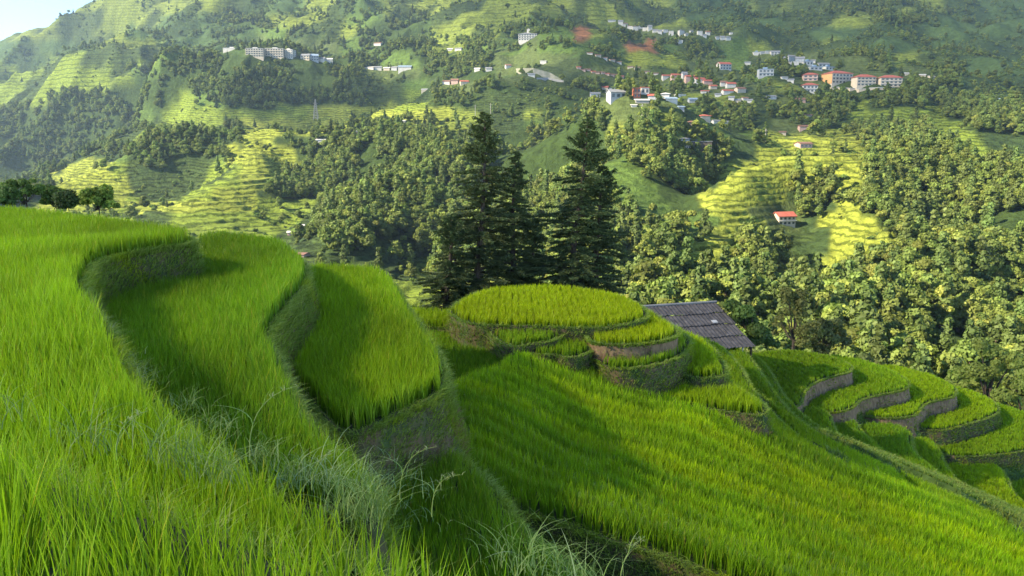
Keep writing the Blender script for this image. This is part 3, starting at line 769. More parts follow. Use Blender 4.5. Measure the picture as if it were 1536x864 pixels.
tag(np_mesh('meadow_grass', V, F, M['weed'], c), 'rough uneven grass on the untilled slopes between the terraces', 'grass', kind='stuff')
print('BLADES', sum(len(p[1]) for q in rice.values() for p in q), sum(len(p[1]) for q in bankgrass.values() for p in q))
# ------------------------------------------------------------------ buildings on the mountainside
def plain(name, c, rough=0.8, var=0.2, sc=0.6):
    return noise_mat(name, tuple(x * (1 - var) for x in c), c, sc, rough, 0.1)
WALL = {'white': plain('whitewash', (0.50, 0.49, 0.46)), 'cream': plain('cream_plaster', (0.48, 0.42, 0.33)), 'pink': plain('pink_plaster', (0.48, 0.33, 0.28)),
        'grey': plain('grey_render', (0.33, 0.35, 0.37)), 'orange': plain('orange_plaster', (0.55, 0.30, 0.13)), 'brick': plain('red_brick', (0.36, 0.12, 0.07)),
        'wood': plain('weathered_boards', (0.10, 0.08, 0.065), sc=3), 'concrete': plain('bare_concrete', (0.30, 0.29, 0.27))}
ROOF = {'red': plain('red_tiles', (0.36, 0.10, 0.07)), 'grey': plain('grey_roofing', (0.20, 0.21, 0.23)), 'blue': plain('blue_sheet_roof', (0.22, 0.30, 0.40)),
        'white': plain('pale_roof', (0.55, 0.54, 0.52)), 'brown': plain('brown_tiles', (0.20, 0.11, 0.08))}
gm, gnt, gb = newmat('window_glass'); gb.inputs['Base Color'].default_value = (0.04, 0.05, 0.06, 1); gb.inputs['Roughness'].default_value = 0.15
HB = []   # footprints on the picture, to keep trees from burying them
def house(px, py, wpx, hpx, wall, roof, style, label, cat='house', group=None, rz=None, depth=0.7, floors=None, win=False, name='house', cols=None, extra=None):
    p = hit(px, py); D = p[1]; w = wpx * D / FPX; h = hpx * D / FPX; d = max(5, w * depth)
    HB.append((px, py, wpx, hpx, D))
    if rz is None: rz = random.uniform(-0.35, 0.35)
    root = empty(name, (p[0], p[1] + d / 2, p[2]), rz)
    tag(root, label, cat, group)
    rh = {'flat': 0.0, 'gable': 0.28, 'hip': 0.24}[style] * h
    wh = h - rh
    m = MB(); m.box(-w / 2, w / 2, -d / 2, d / 2, -5, wh)
    if style == 'gable':
        dy = d / 2; m.add([(-w / 2, -dy, wh), (-w / 2, dy, wh), (-w / 2, 0, wh + rh), (w / 2, -dy, wh), (w / 2, dy, wh), (w / 2, 0, wh + rh)], [(0, 2, 1), (3, 4, 5)])
    m.build('wall', WALL[wall], root)
    m = MB()
    if style == 'flat':
        m.box(-w / 2 - .3, w / 2 + .3, -d / 2 - .3, d / 2 + .3, wh + 0.01, wh + 0.35)
        if w > 9: m.box(-w * .15, w * .12, -d * .1, d * .25, wh + .36, wh + 2.2)
    elif style == 'gable': m.gable(-w / 2, w / 2, -d / 2, d / 2, wh + 0.03, rh, 0.5)
    else: m.hip(-w / 2, w / 2, -d / 2, d / 2, wh + 0.02, rh + .3, 0.8)
    m.build('roof', ROOF[roof], root)
    if win:
        fl = floors or max(1, int(round(wh / 3.2))); n = cols or max(2, int(w / 3.2)); fh = wh / fl
        for f in range(fl):
            for i in range(n):
                cx = -w / 2 + w * (i + .5) / n; z0 = f * fh + fh * .28; ww = w / n * .27
                q = MB(); q.box(cx - ww, cx + ww, -d / 2 - .06, -d / 2 + .05, z0, z0 + fh * .48)
                q.build('window', gm, root)
            if f:
                q = MB(); q.box(-w / 2 - .25, w / 2 + .25, -d / 2 - .55, -d / 2 - .01, f * fh - .12, f * fh + .12); q.build('balcony', WALL['white'] if wall != 'white' else WALL['concrete'], root)
        for f in range(fl):
            for sy in (-1, 1):
                q = MB(); z0 = f * fh + fh * .3
                q.box(w / 2 - .05, w / 2 + .06, sy * d * .24 - .7, sy * d * .24 + .7, z0, z0 + fh * .45); q.build('window', gm, root)
    return root, w, d, wh

# long pale buildings above the dark wooded hill
H = house
H(346, 78, 22, 4, 'white', 'white', 'flat', 'lowest and leftmost pale shed of the row above the dark wood', rz=0)
H(381, 85, 25, 12, 'cream', 'white', 'flat', 'square cream block, leftmost tall building above the dark wood', win=True, rz=.1)
H(411, 87, 26, 13, 'cream', 'white', 'flat', 'long cream block with flat roof above the dark wood', win=True, rz=.05)
H(432, 88, 17, 12, 'white', 'white', 'flat', 'white block joined to the right end of the long cream one', win=True, rz=-.2)
H(458, 91, 13, 9, 'cream', 'grey', 'gable', 'small cream house with grey gable in the row above the wood', win=True)
H(469, 92, 14, 10, 'grey', 'blue', 'gable', 'grey house with blue roof in the row above the wood', win=True, rz=.3)
H(482, 94, 11, 7, 'white', 'grey', 'gable', 'small white house second from the right above the wood')
H(493, 94, 10, 6, 'white', 'white', 'gable', 'rightmost little white house of the row above the wood')
# the lone white mansion
r_, w, d, wh = H(793, 62, 27, 12, 'white', 'grey', 'hip', 'big white mansion with a turret alone on the central ridge', win=True, rz=-.15, name='mansion', cat='mansion')
q = MB(); q.box(-w * .08, w * .08, -w * .08, w * .08, wh + 1, wh + 6.2); q.hip(-w * .08, w * .08, -w * .08, w * .08, wh + 6.22, 1.4, .4); q.build('turret', WALL['white'], r_)
# line of small roofs in the gap, and the pink cluster
for i, (x, y, w, h, a, b, s, l) in enumerate([(555, 105, 14, 4, 'white', 'white', 'gable', 'low white shed at the left end of the roofs in the gap'), (567, 106, 10, 6, 'white', 'grey', 'gable', 'white house with grey roof in the gap beside the wood'),
        (580, 106, 9, 5, 'cream', 'white', 'gable', 'small cream house in the gap beside the wood'), (592, 107, 9, 6, 'grey', 'grey', 'gable', 'grey house left of the blue-roofed one'), (607, 107, 19, 8, 'white', 'blue', 'gable', 'house with a broad blue-grey roof in the gap'),
        (567, 69, 11, 5, 'white', 'brown', 'gable', 'little white house with brown roof under the upper copse'), (675, 78, 8, 4, 'white', 'white', 'gable', 'small white house left of two on the dark slope'), (688, 77, 10, 4, 'white', 'grey', 'gable', 'white house right of two on the dark slope'),
        (670, 128, 11, 6, 'white', 'brown', 'gable', 'left house of the pinkish cluster on the lit knob'), (682, 128, 10, 8, 'pink', 'brown', 'gable', 'middle pink house of the cluster on the lit knob'), (696, 129, 12, 6, 'cream', 'red', 'gable', 'right house of the pinkish cluster on the lit knob'),
        (637, 137, 9, 4, 'cream', 'white', 'gable', 'tiny cream hut left of the pinkish cluster'), (716, 108, 8, 5, 'white', 'white', 'gable', 'white cottage left of two among trees'), (733, 108, 9, 6, 'white', 'grey', 'gable', 'white cottage right of two among trees'),
        (762, 103, 8, 6, 'white', 'brown', 'gable', 'white cottage by the earth cutting'), (797, 117, 10, 5, 'white', 'grey', 'gable', 'white house at the foot of the retaining wall'), (815, 98, 9, 5, 'white', 'white', 'flat', 'white hut on top of the retaining wall')]):
    H(x, y, w, h, a, b, s, l)
# villas near the top
G_ = 'white villas high on the mountain'
vill = [(918, 37, 12, 4), (931, 40, 7, 7), (938, 42, 6, 6), (944, 45, 10, 4), (953, 47, 8, 6), (961, 46, 7, 6), (968, 48, 7, 5), (975, 46, 6, 8), (983, 49, 7, 5), (990, 51, 6, 6), (998, 50, 7, 5), (1007, 54, 7, 7), (1013, 64, 7, 6), (1022, 55, 8, 7), (1021, 66, 6, 5),
        (1030, 58, 6, 6), (1038, 52, 6, 5), (1050, 53, 7, 6), (1057, 59, 5, 5), (1062, 53, 6, 6), (1076, 60, 6, 5), (1084, 61, 7, 6), (1092, 61, 8, 6), (1097, 52, 4, 3)]
for x, y, w, h in vill:
    H(x, y, w, h, 'white', random.choice(['grey', 'grey', 'brown']), random.choice(['hip', 'gable', 'flat']), 'small white villa in the cluster on the high bare slope', 'villa', G_, name='villa')
# row of reddish roofs across the centre
for i in range(10):
    H(868 + i * 7.2, 106 + i * 1.3, 6, 3.4, 'pink', 'brown' if i % 3 else 'red', 'gable', 'little terraced house in the reddish row above the valley wood', group='reddish row houses')
for i, (x, y) in enumerate([(885, 82), (897, 86), (907, 89), (918, 93), (928, 96), (946, 103), (956, 105), (971, 110), (984, 113)]):
    H(x, y, 8, 3.2, 'cream' if i % 2 else 'white', 'brown', 'gable', 'small pale house on the slanting road across the slope', group='roadside houses')
rd = [(1000, 118, 12, 6, 'red'), (1014, 119, 13, 8, 'red'), (1027, 118, 7, 9, 'grey'), (1036, 122, 15, 8, 'red'), (1050, 125, 14, 8, 'red'), (1062, 128, 13, 7, 'red')]
for i, (x, y, w, h, c) in enumerate(rd):
    H(x, y, w, h, 'white' if i % 2 == 0 else 'pink', c, 'gable', 'house in the long red-roofed row in the village', group='red-roofed row', rz=0.1)
for i, (x, y, w, h, a, c) in enumerate([(1086, 130, 9, 8, 'white', 'brown'), (1097, 132, 13, 8, 'white', 'red'), (1092, 142, 15, 7, 'white', 'red'), (1111, 140, 14, 8, 'cream', 'brown'), (1070, 134, 10, 6, 'cream', 'red'), (1058, 140, 11, 4, 'white', 'red'),
        (1078, 146, 9, 5, 'white', 'grey'), (1098, 152, 8, 6, 'white', 'grey'), (1108, 155, 8, 6, 'cream', 'grey'), (1118, 151, 8, 5, 'white', 'brown'), (1126, 156, 7, 6, 'white', 'grey')]):
    H(x, y, w, h, a, c, 'gable', 'white house with a tiled roof crowded at the right end of the village', group='crowded village houses')
H(1087, 105, 18, 11, 'white', 'red', 'gable', 'single white house with a bright red roof above the village', win=True)
H(1122, 98, 8, 5, 'white', 'grey', 'gable', 'small white house right of the bright red roof')
# middle, blue and grey
H(925, 150, 24, 14, 'grey', 'grey', 'gable', 'large grey house with wide roof, left of the red brick one', win=True, rz=.3)
H(922, 138, 14, 5, 'white', 'blue', 'flat', 'white building just behind the large grey house')
H(908, 136, 9, 6, 'cream', 'red', 'gable', 'small house with red roof behind the large grey one')
H(893, 146, 14, 7, 'grey', 'grey', 'gable', 'low grey shed left of the large grey house')
H(955, 147, 10, 14, 'brick', 'brown', 'flat', 'tall red brick block in the village', win=True, rz=.1)
H(967, 142, 12, 10, 'white', 'red', 'flat', 'white house attached to the red brick block', win=True, rz=.1)
H(963, 156, 20, 6, 'concrete', 'white', 'gable', 'long pale shed below the red brick block')
H(981, 150, 16, 8, 'grey', 'red', 'gable', 'grey house with red roof right of the brick block')
H(999, 147, 12, 7, 'white', 'white', 'hip', 'white house with pale hipped roof in the village')
H(1006, 154, 18, 7, 'white', 'blue', 'gable', 'white house with long blue roof in the village')
H(1021, 146, 14, 3, 'white', 'white', 'flat', 'low white strip building right of the hipped white house')
H(1040, 156, 13, 7, 'grey', 'blue', 'gable', 'blue-roofed house furthest right below the red row')
H(1021, 164, 9, 4, 'grey', 'blue', 'gable', 'small blue roof below the village')
H(951, 163, 8, 4, 'white', 'white', 'gable', 'tiny white hut below the village near the pole')
H(1057, 180, 15, 7, 'cream', 'red', 'hip', 'pavilion with pointed red roof beyond the lit wood', cat='pavilion')
H(1074, 186, 11, 5, 'white', 'grey', 'gable', 'white hut right of the red pavilion')
H(1088, 187, 10, 5, 'white', 'grey', 'gable', 'farthest white hut right of the red pavilion')
H(1035, 187, 12, 5, 'pink', 'brown', 'gable', 'pinkish hut on the crest of the lit wood')
# grey roofs climbing at the right
for i, (x, y, w, h) in enumerate([(1136, 84, 11, 5), (1146, 83, 9, 4), (1153, 82, 8, 4), (1164, 85, 14, 8), (1176, 90, 13, 4), (1187, 91, 12, 8), (1192, 98, 12, 6), (1201, 95, 12, 9), (1212, 99, 14, 6), (1219, 96, 9, 5), (1224, 106, 18, 5), (1236, 101, 16, 6), (1244, 106, 16, 5)]):
    H(x, y, w, h, 'grey' if i % 3 else 'white', 'grey' if i % 2 else 'blue', 'gable' if i % 2 else 'flat', 'grey-roofed house in the cluster above the hotels', group='grey cluster above the hotels', win=(w > 13), cols=3)
H(1150, 115, 21, 10, 'grey', 'blue', 'flat', 'blue-grey block standing alone on the meadow', win=True, rz=-.1)
for x, y, w, h in [(1177, 119, 9, 4), (1187, 124, 9, 5)]: H(x, y, w, h, 'white', 'grey', 'gable', 'small white house right of the blue-grey block', group='pair of small white houses')
H(1217, 122, 20, 12, 'pink', 'red', 'hip', 'pink house with shallow red roof left of the hotels', win=True, cols=3)
H(1216, 139, 21, 14, 'white', 'red', 'hip', 'white house with red roof below the pink one', win=True, cols=4)
r_, w, d, wh = H(1260, 126, 35, 19, 'cream', 'red', 'hip', 'largest hotel block with red roof and orange end wall', 'hotel', win=True, rz=.28, name='hotel', floors=3, cols=6)
q = MB(); q.box(-w / 2 - .3, -w / 2 - .02, -d / 2, d / 2, 0, wh - .2); q.build('end_wall', WALL['orange'], r_)
H(1299, 129, 28, 17, 'cream', 'red', 'hip', 'middle hotel block with red roof', 'hotel', win=True, rz=.05, name='hotel', floors=3, cols=5)
H(1337, 131, 31, 17, 'cream', 'red', 'hip', 'rightmost hotel block with red roof', 'hotel', win=True, rz=-.03, name='hotel', floors=3, cols=5)
for i in range(7): H(1252 + i * 14, 136 + (i % 2), 11, 3.2, 'cream', 'white', 'flat', 'low pale garden building below the hotels', 'outbuilding', 'low buildings below the hotels', name='outbuilding')
for i, (x, y) in enumerate([(1361, 114), (1374, 116), (1385, 116), (1398, 118)]): H(x, y, 8, 3.5, 'cream', 'white', 'gable', 'pale hut in the scatter right of the hotels', 'hut', 'pale huts right of the hotels', name='hut')
H(1158, 150, 12, 6, 'white', 'grey', 'gable', 'white hut above the valley trees left of the pink sheds')
H(1201, 156, 14, 8, 'pink', 'brown', 'gable', 'pink shed with brown roof below the white house')
H(1212, 176, 12, 4, 'cream', 'brown', 'gable', 'cream hut among the valley trees')
H(1206, 195, 13, 7, 'pink', 'brown', 'gable', 'pink-brown house behind the sunlit spur')
H(1175, 203, 9, 5, 'cream', 'brown', 'gable', 'small cream hut behind the sunlit spur')
H(1207, 224, 21, 8, 'pink', 'brown', 'gable', 'pink farmhouse on the crest of the sunlit spur', win=True, cols=3)
H(1370, 214, 6, 4, 'white', 'white', 'gable', 'tiny white hut in the far green field')
H(1501, 154, 14, 5, 'white', 'blue', 'gable', 'pale house at the far right edge')
# white and red house on the lit spur
r_, w, d, wh = H(1178, 339, 29, 19, 'cream', 'red', 'gable', 'white two-storey house with red roof alone on the lit spur', win=True, rz=.3, cols=4, floors=2, depth=.6)
# stone yard with white window shed
H(1044, 229, 46, 15, 'wood', 'grey', 'flat', 'long brown barn in the hollow behind the lit wood', 'barn', rz=0.02, name='barn')
H(1026, 214, 14, 6, 'grey', 'grey', 'gable', 'grey roofed lean-to at the left of the long brown barn', 'shed', name='shed')
H(1028, 227, 13, 6, 'white', 'white', 'flat', 'white shed with a row of dark windows beside the brown barn', 'shed', win=True, cols=4, name='shed', floors=1)
H(1021, 236, 11, 4, 'white', 'white', 'gable', 'small pale roof below the brown barn', 'shed', name='shed')
for x, y, w, h, l in [(437, 353, 13, 5, 'pale hut with thatched roof by the valley pond'), (453, 386, 12, 5, 'pink hut behind the edge of the third terrace'), (450, 342, 8, 4, 'tiny hut above the valley pond'), (481, 214, 14, 4, 'long white roof in the wooded slope'), (540, 201, 12, 4, 'pale roof on the wooded slope'),
        (602, 184, 12, 3, 'low white roof on the green shoulder'), (612, 196, 10, 3, 'cream roof near the green shoulder'), (678, 276, 8, 4, 'brown hut left of the tall conifers'), (588, 291, 6, 3, 'tiny white hut deep in the valley wood')]:
    H(x, y, w, h, 'white' if 'white' in l else 'pink', 'brown' if 'brown' in l or 'pink' in l else 'white', 'gable', l, 'hut', name='hut')

# retaining wall of the road, earth cuttings
def ribbon(name, pts, hpx, mat, label, cat, th=1.5):
    m = MB(); P0 = [hit(x, y) for x, y in pts]
    for i in range(len(pts) - 1):
        a, b = P0[i], P0[i + 1]; h0 = hpx[i] * a[1] / FPX; h1 = hpx[i + 1] * b[1] / FPX
        m.add([(a[0], a[1], a[2] - 3), (b[0], b[1], b[2] - 3), (b[0], b[1] + th + h1 * .3, b[2] + h1), (a[0], a[1] + th + h0 * .3, a[2] + h0),
               (a[0], a[1] + 8 + th, a[2] - 3), (b[0], b[1] + 8 + th, b[2] - 3), (b[0], b[1] + 8 + th, b[2] + h1), (a[0], a[1] + 8 + th, a[2] + h0)],
              [(0, 1, 2, 3), (3, 2, 6, 7), (4, 7, 6, 5), (0, 3, 7, 4), (1, 5, 6, 2)])
    o = m.build(name, mat); tag(o, label, cat); return o
ribbon('retaining_wall', [(774, 106), (800, 112), (825, 119), (846, 124)], [3, 9, 10, 3], noise_mat('wall_concrete', (0.16, 0.17, 0.12), (0.26, 0.25, 0.20), .3), 'large sloping concrete retaining wall under the mountain road', 'retaining wall')
ribbon('retaining_wall', [(805, 121), (822, 122), (845, 126)], [4, 4, 3], WALL['concrete'], 'low pale kerb wall at the foot of the large retaining wall', 'retaining wall')

# pylon and poles
def pylon(px, py, hpx):
    p = hit(px, py); h = hpx * p[1] / FPX; m = MB(); r = h * .012
    def at_(z): return h * .11 * (1 - z / h) + h * .012
    for sx in (-1, 1):
        for sy in (-1, 1): m.tube([(sx * at_(0), sy * at_(0), -2), (sx * at_(h), sy * at_(h), h)], r, 4)
    zs = [0, .14, .27, .39, .5, .6, .69, .77, .85, .92, 1]
    for a, b in zip(zs[:-1], zs[1:]):
        za, zb = a * h, b * h; wa, wb = at_(za), at_(zb)
        for s in (-1, 1):
            m.tube([(-wa, s * wa, za), (wb, s * wb, zb)], r * .7, 3); m.tube([(wa, s * wa, za), (-wb, s * wb, zb)], r * .7, 3)
            m.tube([(s * wa, -wa, za), (s * wb, wb, zb)], r * .7, 3)
    root = empty('pylon', p); tag(root, 'steel lattice electricity pylon on the lit ridge below the wood', 'pylon')
    m.build('lattice', WALL['concrete'], root)
    for f in (.66, .8):
        q = MB(); q.tube([(-h * .13, 0, h * f), (h * .13, 0, h * f)], r, 4); q.build('cross_arm', WALL['concrete'], root)
pylon(474, 179, 29)
for x, y, h, l in [(963, 178, 19, 'pale utility pole on the grassy knob beyond the conifers'), (713, 180, 20, 'leftmost thin utility pole on the green slope above the conifers'), (1148, 213, 18, 'short stout pole beside the brown barn hollow'), (736, 172, 15, 'second thin utility pole on the green slope above the conifers')]:
    p = hit(x, y); hh = h * p[1] / FPX; root = empty('utility_pole', p); tag(root, l, 'pole')
    m = MB(); m.tube([(0, 0, -1), (0, 0, hh)], [.28, .2], 6); m.build('post', WALL['concrete'], root)
    m = MB(); m.tube([(-1.2, 0, hh - 1), (1.2, 0, hh - 1)], .12, 4); m.build('cross_arm', WALL['concrete'], root)

# ------------------------------------------------------------------ trees
def leaf_cloud(blobs, n, size, rs, squash=0.8):
    """small leaf-spray quads spread over and inside lumpy blobs"""
    b = np.array(blobs); w = b[:, 3] ** 2; k = rs.choice(len(b), n, p=w / w.sum())
    d = rs.normal(size=(n, 3)); d /= np.linalg.norm(d, axis=1)[:, None]
    d[:, 2] = np.where(d[:, 2] < -0.35, -d[:, 2], d[:, 2])
    r = b[k, 3] * (0.72 + 0.36 * rs.random(n)) * (0.8 + 0.4 * vnoise(d[:, 0] * 3 + k * 1.7, d[:, 1] * 3 + d[:, 2] * 3, 3))
    c = b[k, :3] + d * r[:, None] * [1, 1, squash]
    nr = d + rs.normal(0, 0.45, (n, 3)); nr /= np.linalg.norm(nr, axis=1)[:, None]
    t1 = np.cross(nr, rs.normal(size=(n, 3))); t1 /= np.linalg.norm(t1, axis=1)[:, None] + 1e-9
    t2 = np.cross(nr, t1)
    s = size * (0.6 + 0.8 * rs.random(n))[:, None]
    V = np.stack([c - t1 * s - t2 * s * .35, c + t2 * s * .75, c + t1 * s + t2 * s * .1, c - t2 * s * .8], 1).reshape(-1, 3)
    F = np.arange(n * 4).reshape(-1, 4)
    tone = (0.7 + 0.6 * vnoise(k * 3.3, k * 1.1, 2)) * (0.8 + 0.4 * rs.random(n))
    return V, F, np.repeat(tone, 4)

def ico(n=1):
    bm = bmesh.new(); bmesh.ops.create_icosphere(bm, subdivisions=n, radius=1)
    V = np.array([v.co[:] for v in bm.verts]); F = np.array([[v.index for v in f.verts] for f in bm.faces]); bm.free(); return V, F
ICV, ICF = ico(2)

def make_tree(kind, seed, dense=1.0):
    rs = np.random.default_rng(seed); blobs = []
    if kind == 'round':
        Hh = rs.uniform(7, 9.5); Rr = rs.uniform(3.0, 4.0)
        for i in range(int(rs.integers(8, 12))):
            a = rs.uniform(0, 6.28); f = rs.uniform(0, 1) ** .7; z = rs.uniform(0.35, 0.85) * Hh
            rr = Rr * .62 * f * math.sqrt(max(0.15, 1 - ((z / Hh - .5) / .5) ** 2)); blobs.append((rr * math.cos(a), rr * math.sin(a), z, rs.uniform(1.1, 1.9)))
        blobs.append((0, 0, Hh * .86, 1.4))
        tint = (0.125, 0.17, 0.034)
    elif kind == 'tall':
        Hh = rs.uniform(10, 13)
        for i in range(11):
            f = i / 10; a = rs.uniform(0, 6.28); z = Hh * (0.25 + 0.7 * f); rr = 1.3 * (1 - f * .7) * rs.uniform(.4, 1.2)
            blobs.append((rr * math.cos(a), rr * math.sin(a), z, rs.uniform(.9, 1.5) * (1.35 - .75 * f)))
        tint = (0.10, 0.145, 0.036)
    elif kind == 'cone':
        Hh = rs.uniform(9, 12)
        for i in range(12):
            f = i / 11; a = i * 2.4; z = Hh * (0.15 + 0.82 * f); rr = 1.2 * (1 - f) * rs.uniform(.5, 1.3)
            blobs.append((rr * math.cos(a), rr * math.sin(a), z, max(.35, 1.75 * (1 - f) ** .8)))
        tint = (0.055, 0.090, 0.030)
    elif kind == 'plume':   # bamboo-like drooping plumes
        Hh = rs.uniform(7, 10)
        for i in range(12):
            a = rs.uniform(0, 6.28); f = rs.uniform(.1, 1); z = Hh * (0.95 - .55 * f); rr = 3.0 * f
            blobs.append((rr * math.cos(a), rr * math.sin(a), z, rs.uniform(.6, 1.2)))
        tint = (0.19, 0.23, 0.045)
    else:                   # shrub
        Hh = rs.uniform(2, 3)
        for i in range(5):
            a = rs.uniform(0, 6.28); blobs.append((1.1 * math.cos(a), 1.1 * math.sin(a), rs.uniform(.6, 1.6), rs.uniform(.6, 1.1)))
        tint = (0.10, 0.15, 0.03)
    n = int({'shrub': 130}.get(kind, 850) * dense)
    V, F, tone = leaf_cloud(blobs, n, (0.34 if kind != 'shrub' else .3) / math.sqrt(dense), rs)
    col = np.array(tint)[None] * tone[:, None]
    # dense inner mass
    Vi, Fi, k0 = [], [], 0
    for (x, y, z, r_) in blobs:
        s = r_ * .74 * (0.85 + 0.3 * rs.random(len(ICV)))[:, None]
        Vi.append(ICV * s * [1, 1, .8] + [x, y, z]); Fi.append(ICF + k0); k0 += len(ICV)
    Vi = np.concatenate(Vi); Fi = np.concatenate(Fi)
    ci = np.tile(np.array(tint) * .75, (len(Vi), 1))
    # all triangles
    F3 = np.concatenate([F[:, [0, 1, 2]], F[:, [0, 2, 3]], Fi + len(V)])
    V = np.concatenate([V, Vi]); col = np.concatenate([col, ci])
    tr = MB(); tr.tube([(0, 0, -2.0), (rs.normal(0, .15), rs.normal(0, .15), Hh * .35), (rs.normal(0, .2), rs.normal(0, .2), Hh * .8)], [.28, .2, .06] if kind != 'shrub' else [.06, .05, .02], 6)
    for j in range(4 if kind != 'shrub' else 2):
        b = blobs[j % len(blobs)]; tr.tube([(0, 0, Hh * .3), (b[0] * .7, b[1] * .7, b[2])], [.12, .03] if kind != 'shrub' else [.04, .01], 5)
    return V, F3, col, tr, Hh
PROTO = []
kinds = ['round', 'round', 'round', 'round', 'tall', 'tall', 'cone', 'cone', 'plume', 'plume', 'shrub', 'shrub']
for i, k in enumerate(kinds):
    V, F, c, tr, Hh = make_tree(k, 50 + i)
    crown = np_mesh('crown', V, F, M['tree_leaf'], c, link=False)
    tm = bpy.data.meshes.new('trunk'); tm.from_pydata(tr.v, [], tr.f); tm.materials.append(M['bark'])
    # a cheaper joined mesh for the far woods
    pc = bpy.data.collections.get('woodland_kinds') or bpy.data.collections.new('woodland_kinds')
    po = bpy.data.objects.new('woodland_%02d' % i, crown); pc.objects.link(po)
    PROTO.append((k, crown, tm, Hh))

NT = 150000
uu = rng.uniform(-0.72, 0.72, NT * 2); DD = np.sqrt(rng.uniform(105 ** 2, 2350 ** 2, NT * 2))
acc = rng.random(NT * 2) < np.where(DD < 420, 1, np.where(DD < 1300, .8, .65))
# extra samples close by, where area sampling is sparse
n2 = 50000
uu = np.concatenate([uu[acc], rng.uniform(-0.72, 0.72, n2)]); DD = np.concatenate([DD[acc], np.sqrt(rng.uniform(105 ** 2, 620 ** 2, n2))])
X = uu * DD; Z = ter_z(X, DD)
px, py, _ = proj(np.stack([X, DD, Z], 1))
cv_ = cover_at(px, py, X, DD)
dens = np.zeros(len(X)); small = np.zeros(len(X), bool)
for k, a in dict(F=.62, f=.18, s=.32, g=.10, t=.03, y=.035, v=.14, r=.02).items(): dens[cv_ == ord(k)] = a
clump = fbm(X / 35, DD / 35, 3, 3)
isF = cv_ == ord('F')
dens = np.where(isF, dens * np.where(px > 1330, sm(.31, .42, clump), sm(.38, .48, clump) * 1.15), dens * 3.2 * sm(.52, .64, clump))
scrub = (fbm(X / 55, DD / 90, 4, 6) > .52) & ((cv_ == ord('g')) | (cv_ == ord('s')) | (cv_ == ord('f')))
dens = np.where(scrub & (DD > 700), dens + .17, dens)
keep = rng.random(len(X)) < dens * np.where(DD > 1300, .85, 1)
fu = (uu - U0) / (U1 - U0) * (NU - 1); fv = (np.log(DD) - V0) / (V1 - V0) * (NV - 1)
vis = (Z + 13) / DD >= bil(RUN, fu, np.clip(fv - 6, 0, NV - 1)) - 0.004
keep &= vis & (py < 700)
# keep the view of each building
for (hx, hy, hw, hh, hD) in HB:
    keep &= ~((np.abs(px - hx) < hw * .5 + 4) & (py > hy - hh * .5) & (py < hy + 9) & (DD < hD + 40) & (DD > hD * .93 - 12))
X, DD, Z, px, py, cv_, fu = X[keep], DD[keep], Z[keep], px[keep], py[keep], cv_[keep], fu[keep]
nT = len(X)
grass = (cv_ != ord('F')) & (cv_ != ord('f')) & (cv_ != ord('v'))
zone_dark = (px < 640) & (py < 200)
pk = rng.random(nT)
idx = rng.integers(0, 4, nT)
idx = np.where(pk < .22, rng.integers(4, 6, nT), idx)
idx = np.where((pk > np.where((px > 860) & (px < 1330), .55, .82)) & (px > 500), rng.integers(8, 10, nT), idx)
idx = np.where(zone_dark & (pk < .35), rng.integers(6, 8, nT), idx)
idx = np.where(grass & (rng.random(nT) < .8), rng.integers(10, 12, nT), idx)
scl = (.5 + .85 * rng.random(nT) ** 1.3) * np.where(DD > 1300, 1.25, 1.0) * np.where(grass, .85, 1)
# clumps of taller growth
scl *= .85 + .35 * fbm(X / 18, DD / 18, 6, 2)
isv = px.copy()
inview = (px > -10) & (px < 1546) & (py > -20) & (py < 610)
size = np.where(inview & (idx < 10), scl * 8 / DD, 0)
size = np.where((fv[keep] > 0) & ((Z + 5) / DD >= bil(RUN, fu, np.clip(fv[keep] - 4, 0, NV - 1))), size, 0)
# the photo hides what stands behind the near terraces
edge = np.interp(px, [0, 280, 460, 600, 690, 960, 1120, 1280, 1430, 1536], [300, 345, 395, 440, 425, 455, 520, 535, 578, 612])
size = np.where(py - 8 * scl / DD * FPX * .7 < edge - 4, size, 0)
near = np.argsort(-size)[:290]
nearset = np.zeros(nT, bool); nearset[near] = True
REG = [(1420, 1700, -99, 430, 'high in the dense wood near the right edge of the photo'), (1420, 1700, 430, 900, 'just above the large pale tree at the right edge'),
       (1320, 1420, -99, 400, 'on the wooded flank right of the sunlit terraces'), (1320, 1420, 400, 900, 'low in the wood above the stepped right terraces'),
       (1200, 1320, -99, 360, 'right of the white house with the red roof'), (1200, 1320, 360, 460, 'beside the lower yellow terraces of the right spur'), (1200, 1320, 460, 900, 'at the foot of the right spur above the nearest terraces'),
       (1090, 1200, -99, 360, 'left of the white house with the red roof'), (1090, 1200, 360, 900, 'on the slope straight above the barn bush'),
       (1000, 1090, -99, 400, 'in the gully between the two wooded spurs'), (1000, 1090, 400, 900, 'on the slope straight above the barn roof'),
       (900, 1000, -99, 900, 'on the lit slope just right of the conifers'), (640, 900, -99, 900, 'on the slope seen between the conifers'), (-200, 640, -99, 900, 'in the valley wood behind the left terraces')]
KW = {'round': 'round-crowned leafy tree', 'tall': 'tall narrow tree', 'cone': 'dark pointed tree', 'plume': 'pale feathery tree'}
for j in near:
    k, crown, tm, Hh = PROTO[idx[j]]
    root = empty('broadleaf_tree', (X[j], DD[j], Z[j] - .4), rng.uniform(0, 6.28), float(scl[j]))
    for a, b, c0, c1, l in REG:
        if a <= px[j] < b and c0 <= py[j] < c1: tag(root, KW[k] + ' ' + l, 'tree', KW[k].split(' ', 1)[0] + ' trees ' + l)
    for nm, me in (('crown', crown), ('trunk', tm)):
        o = bpy.data.objects.new(nm, me); COL.objects.link(o); o.parent = root
print('TREES', nT)
far = ~nearset
pm = bpy.data.meshes.new('woodland'); nF = int(far.sum())
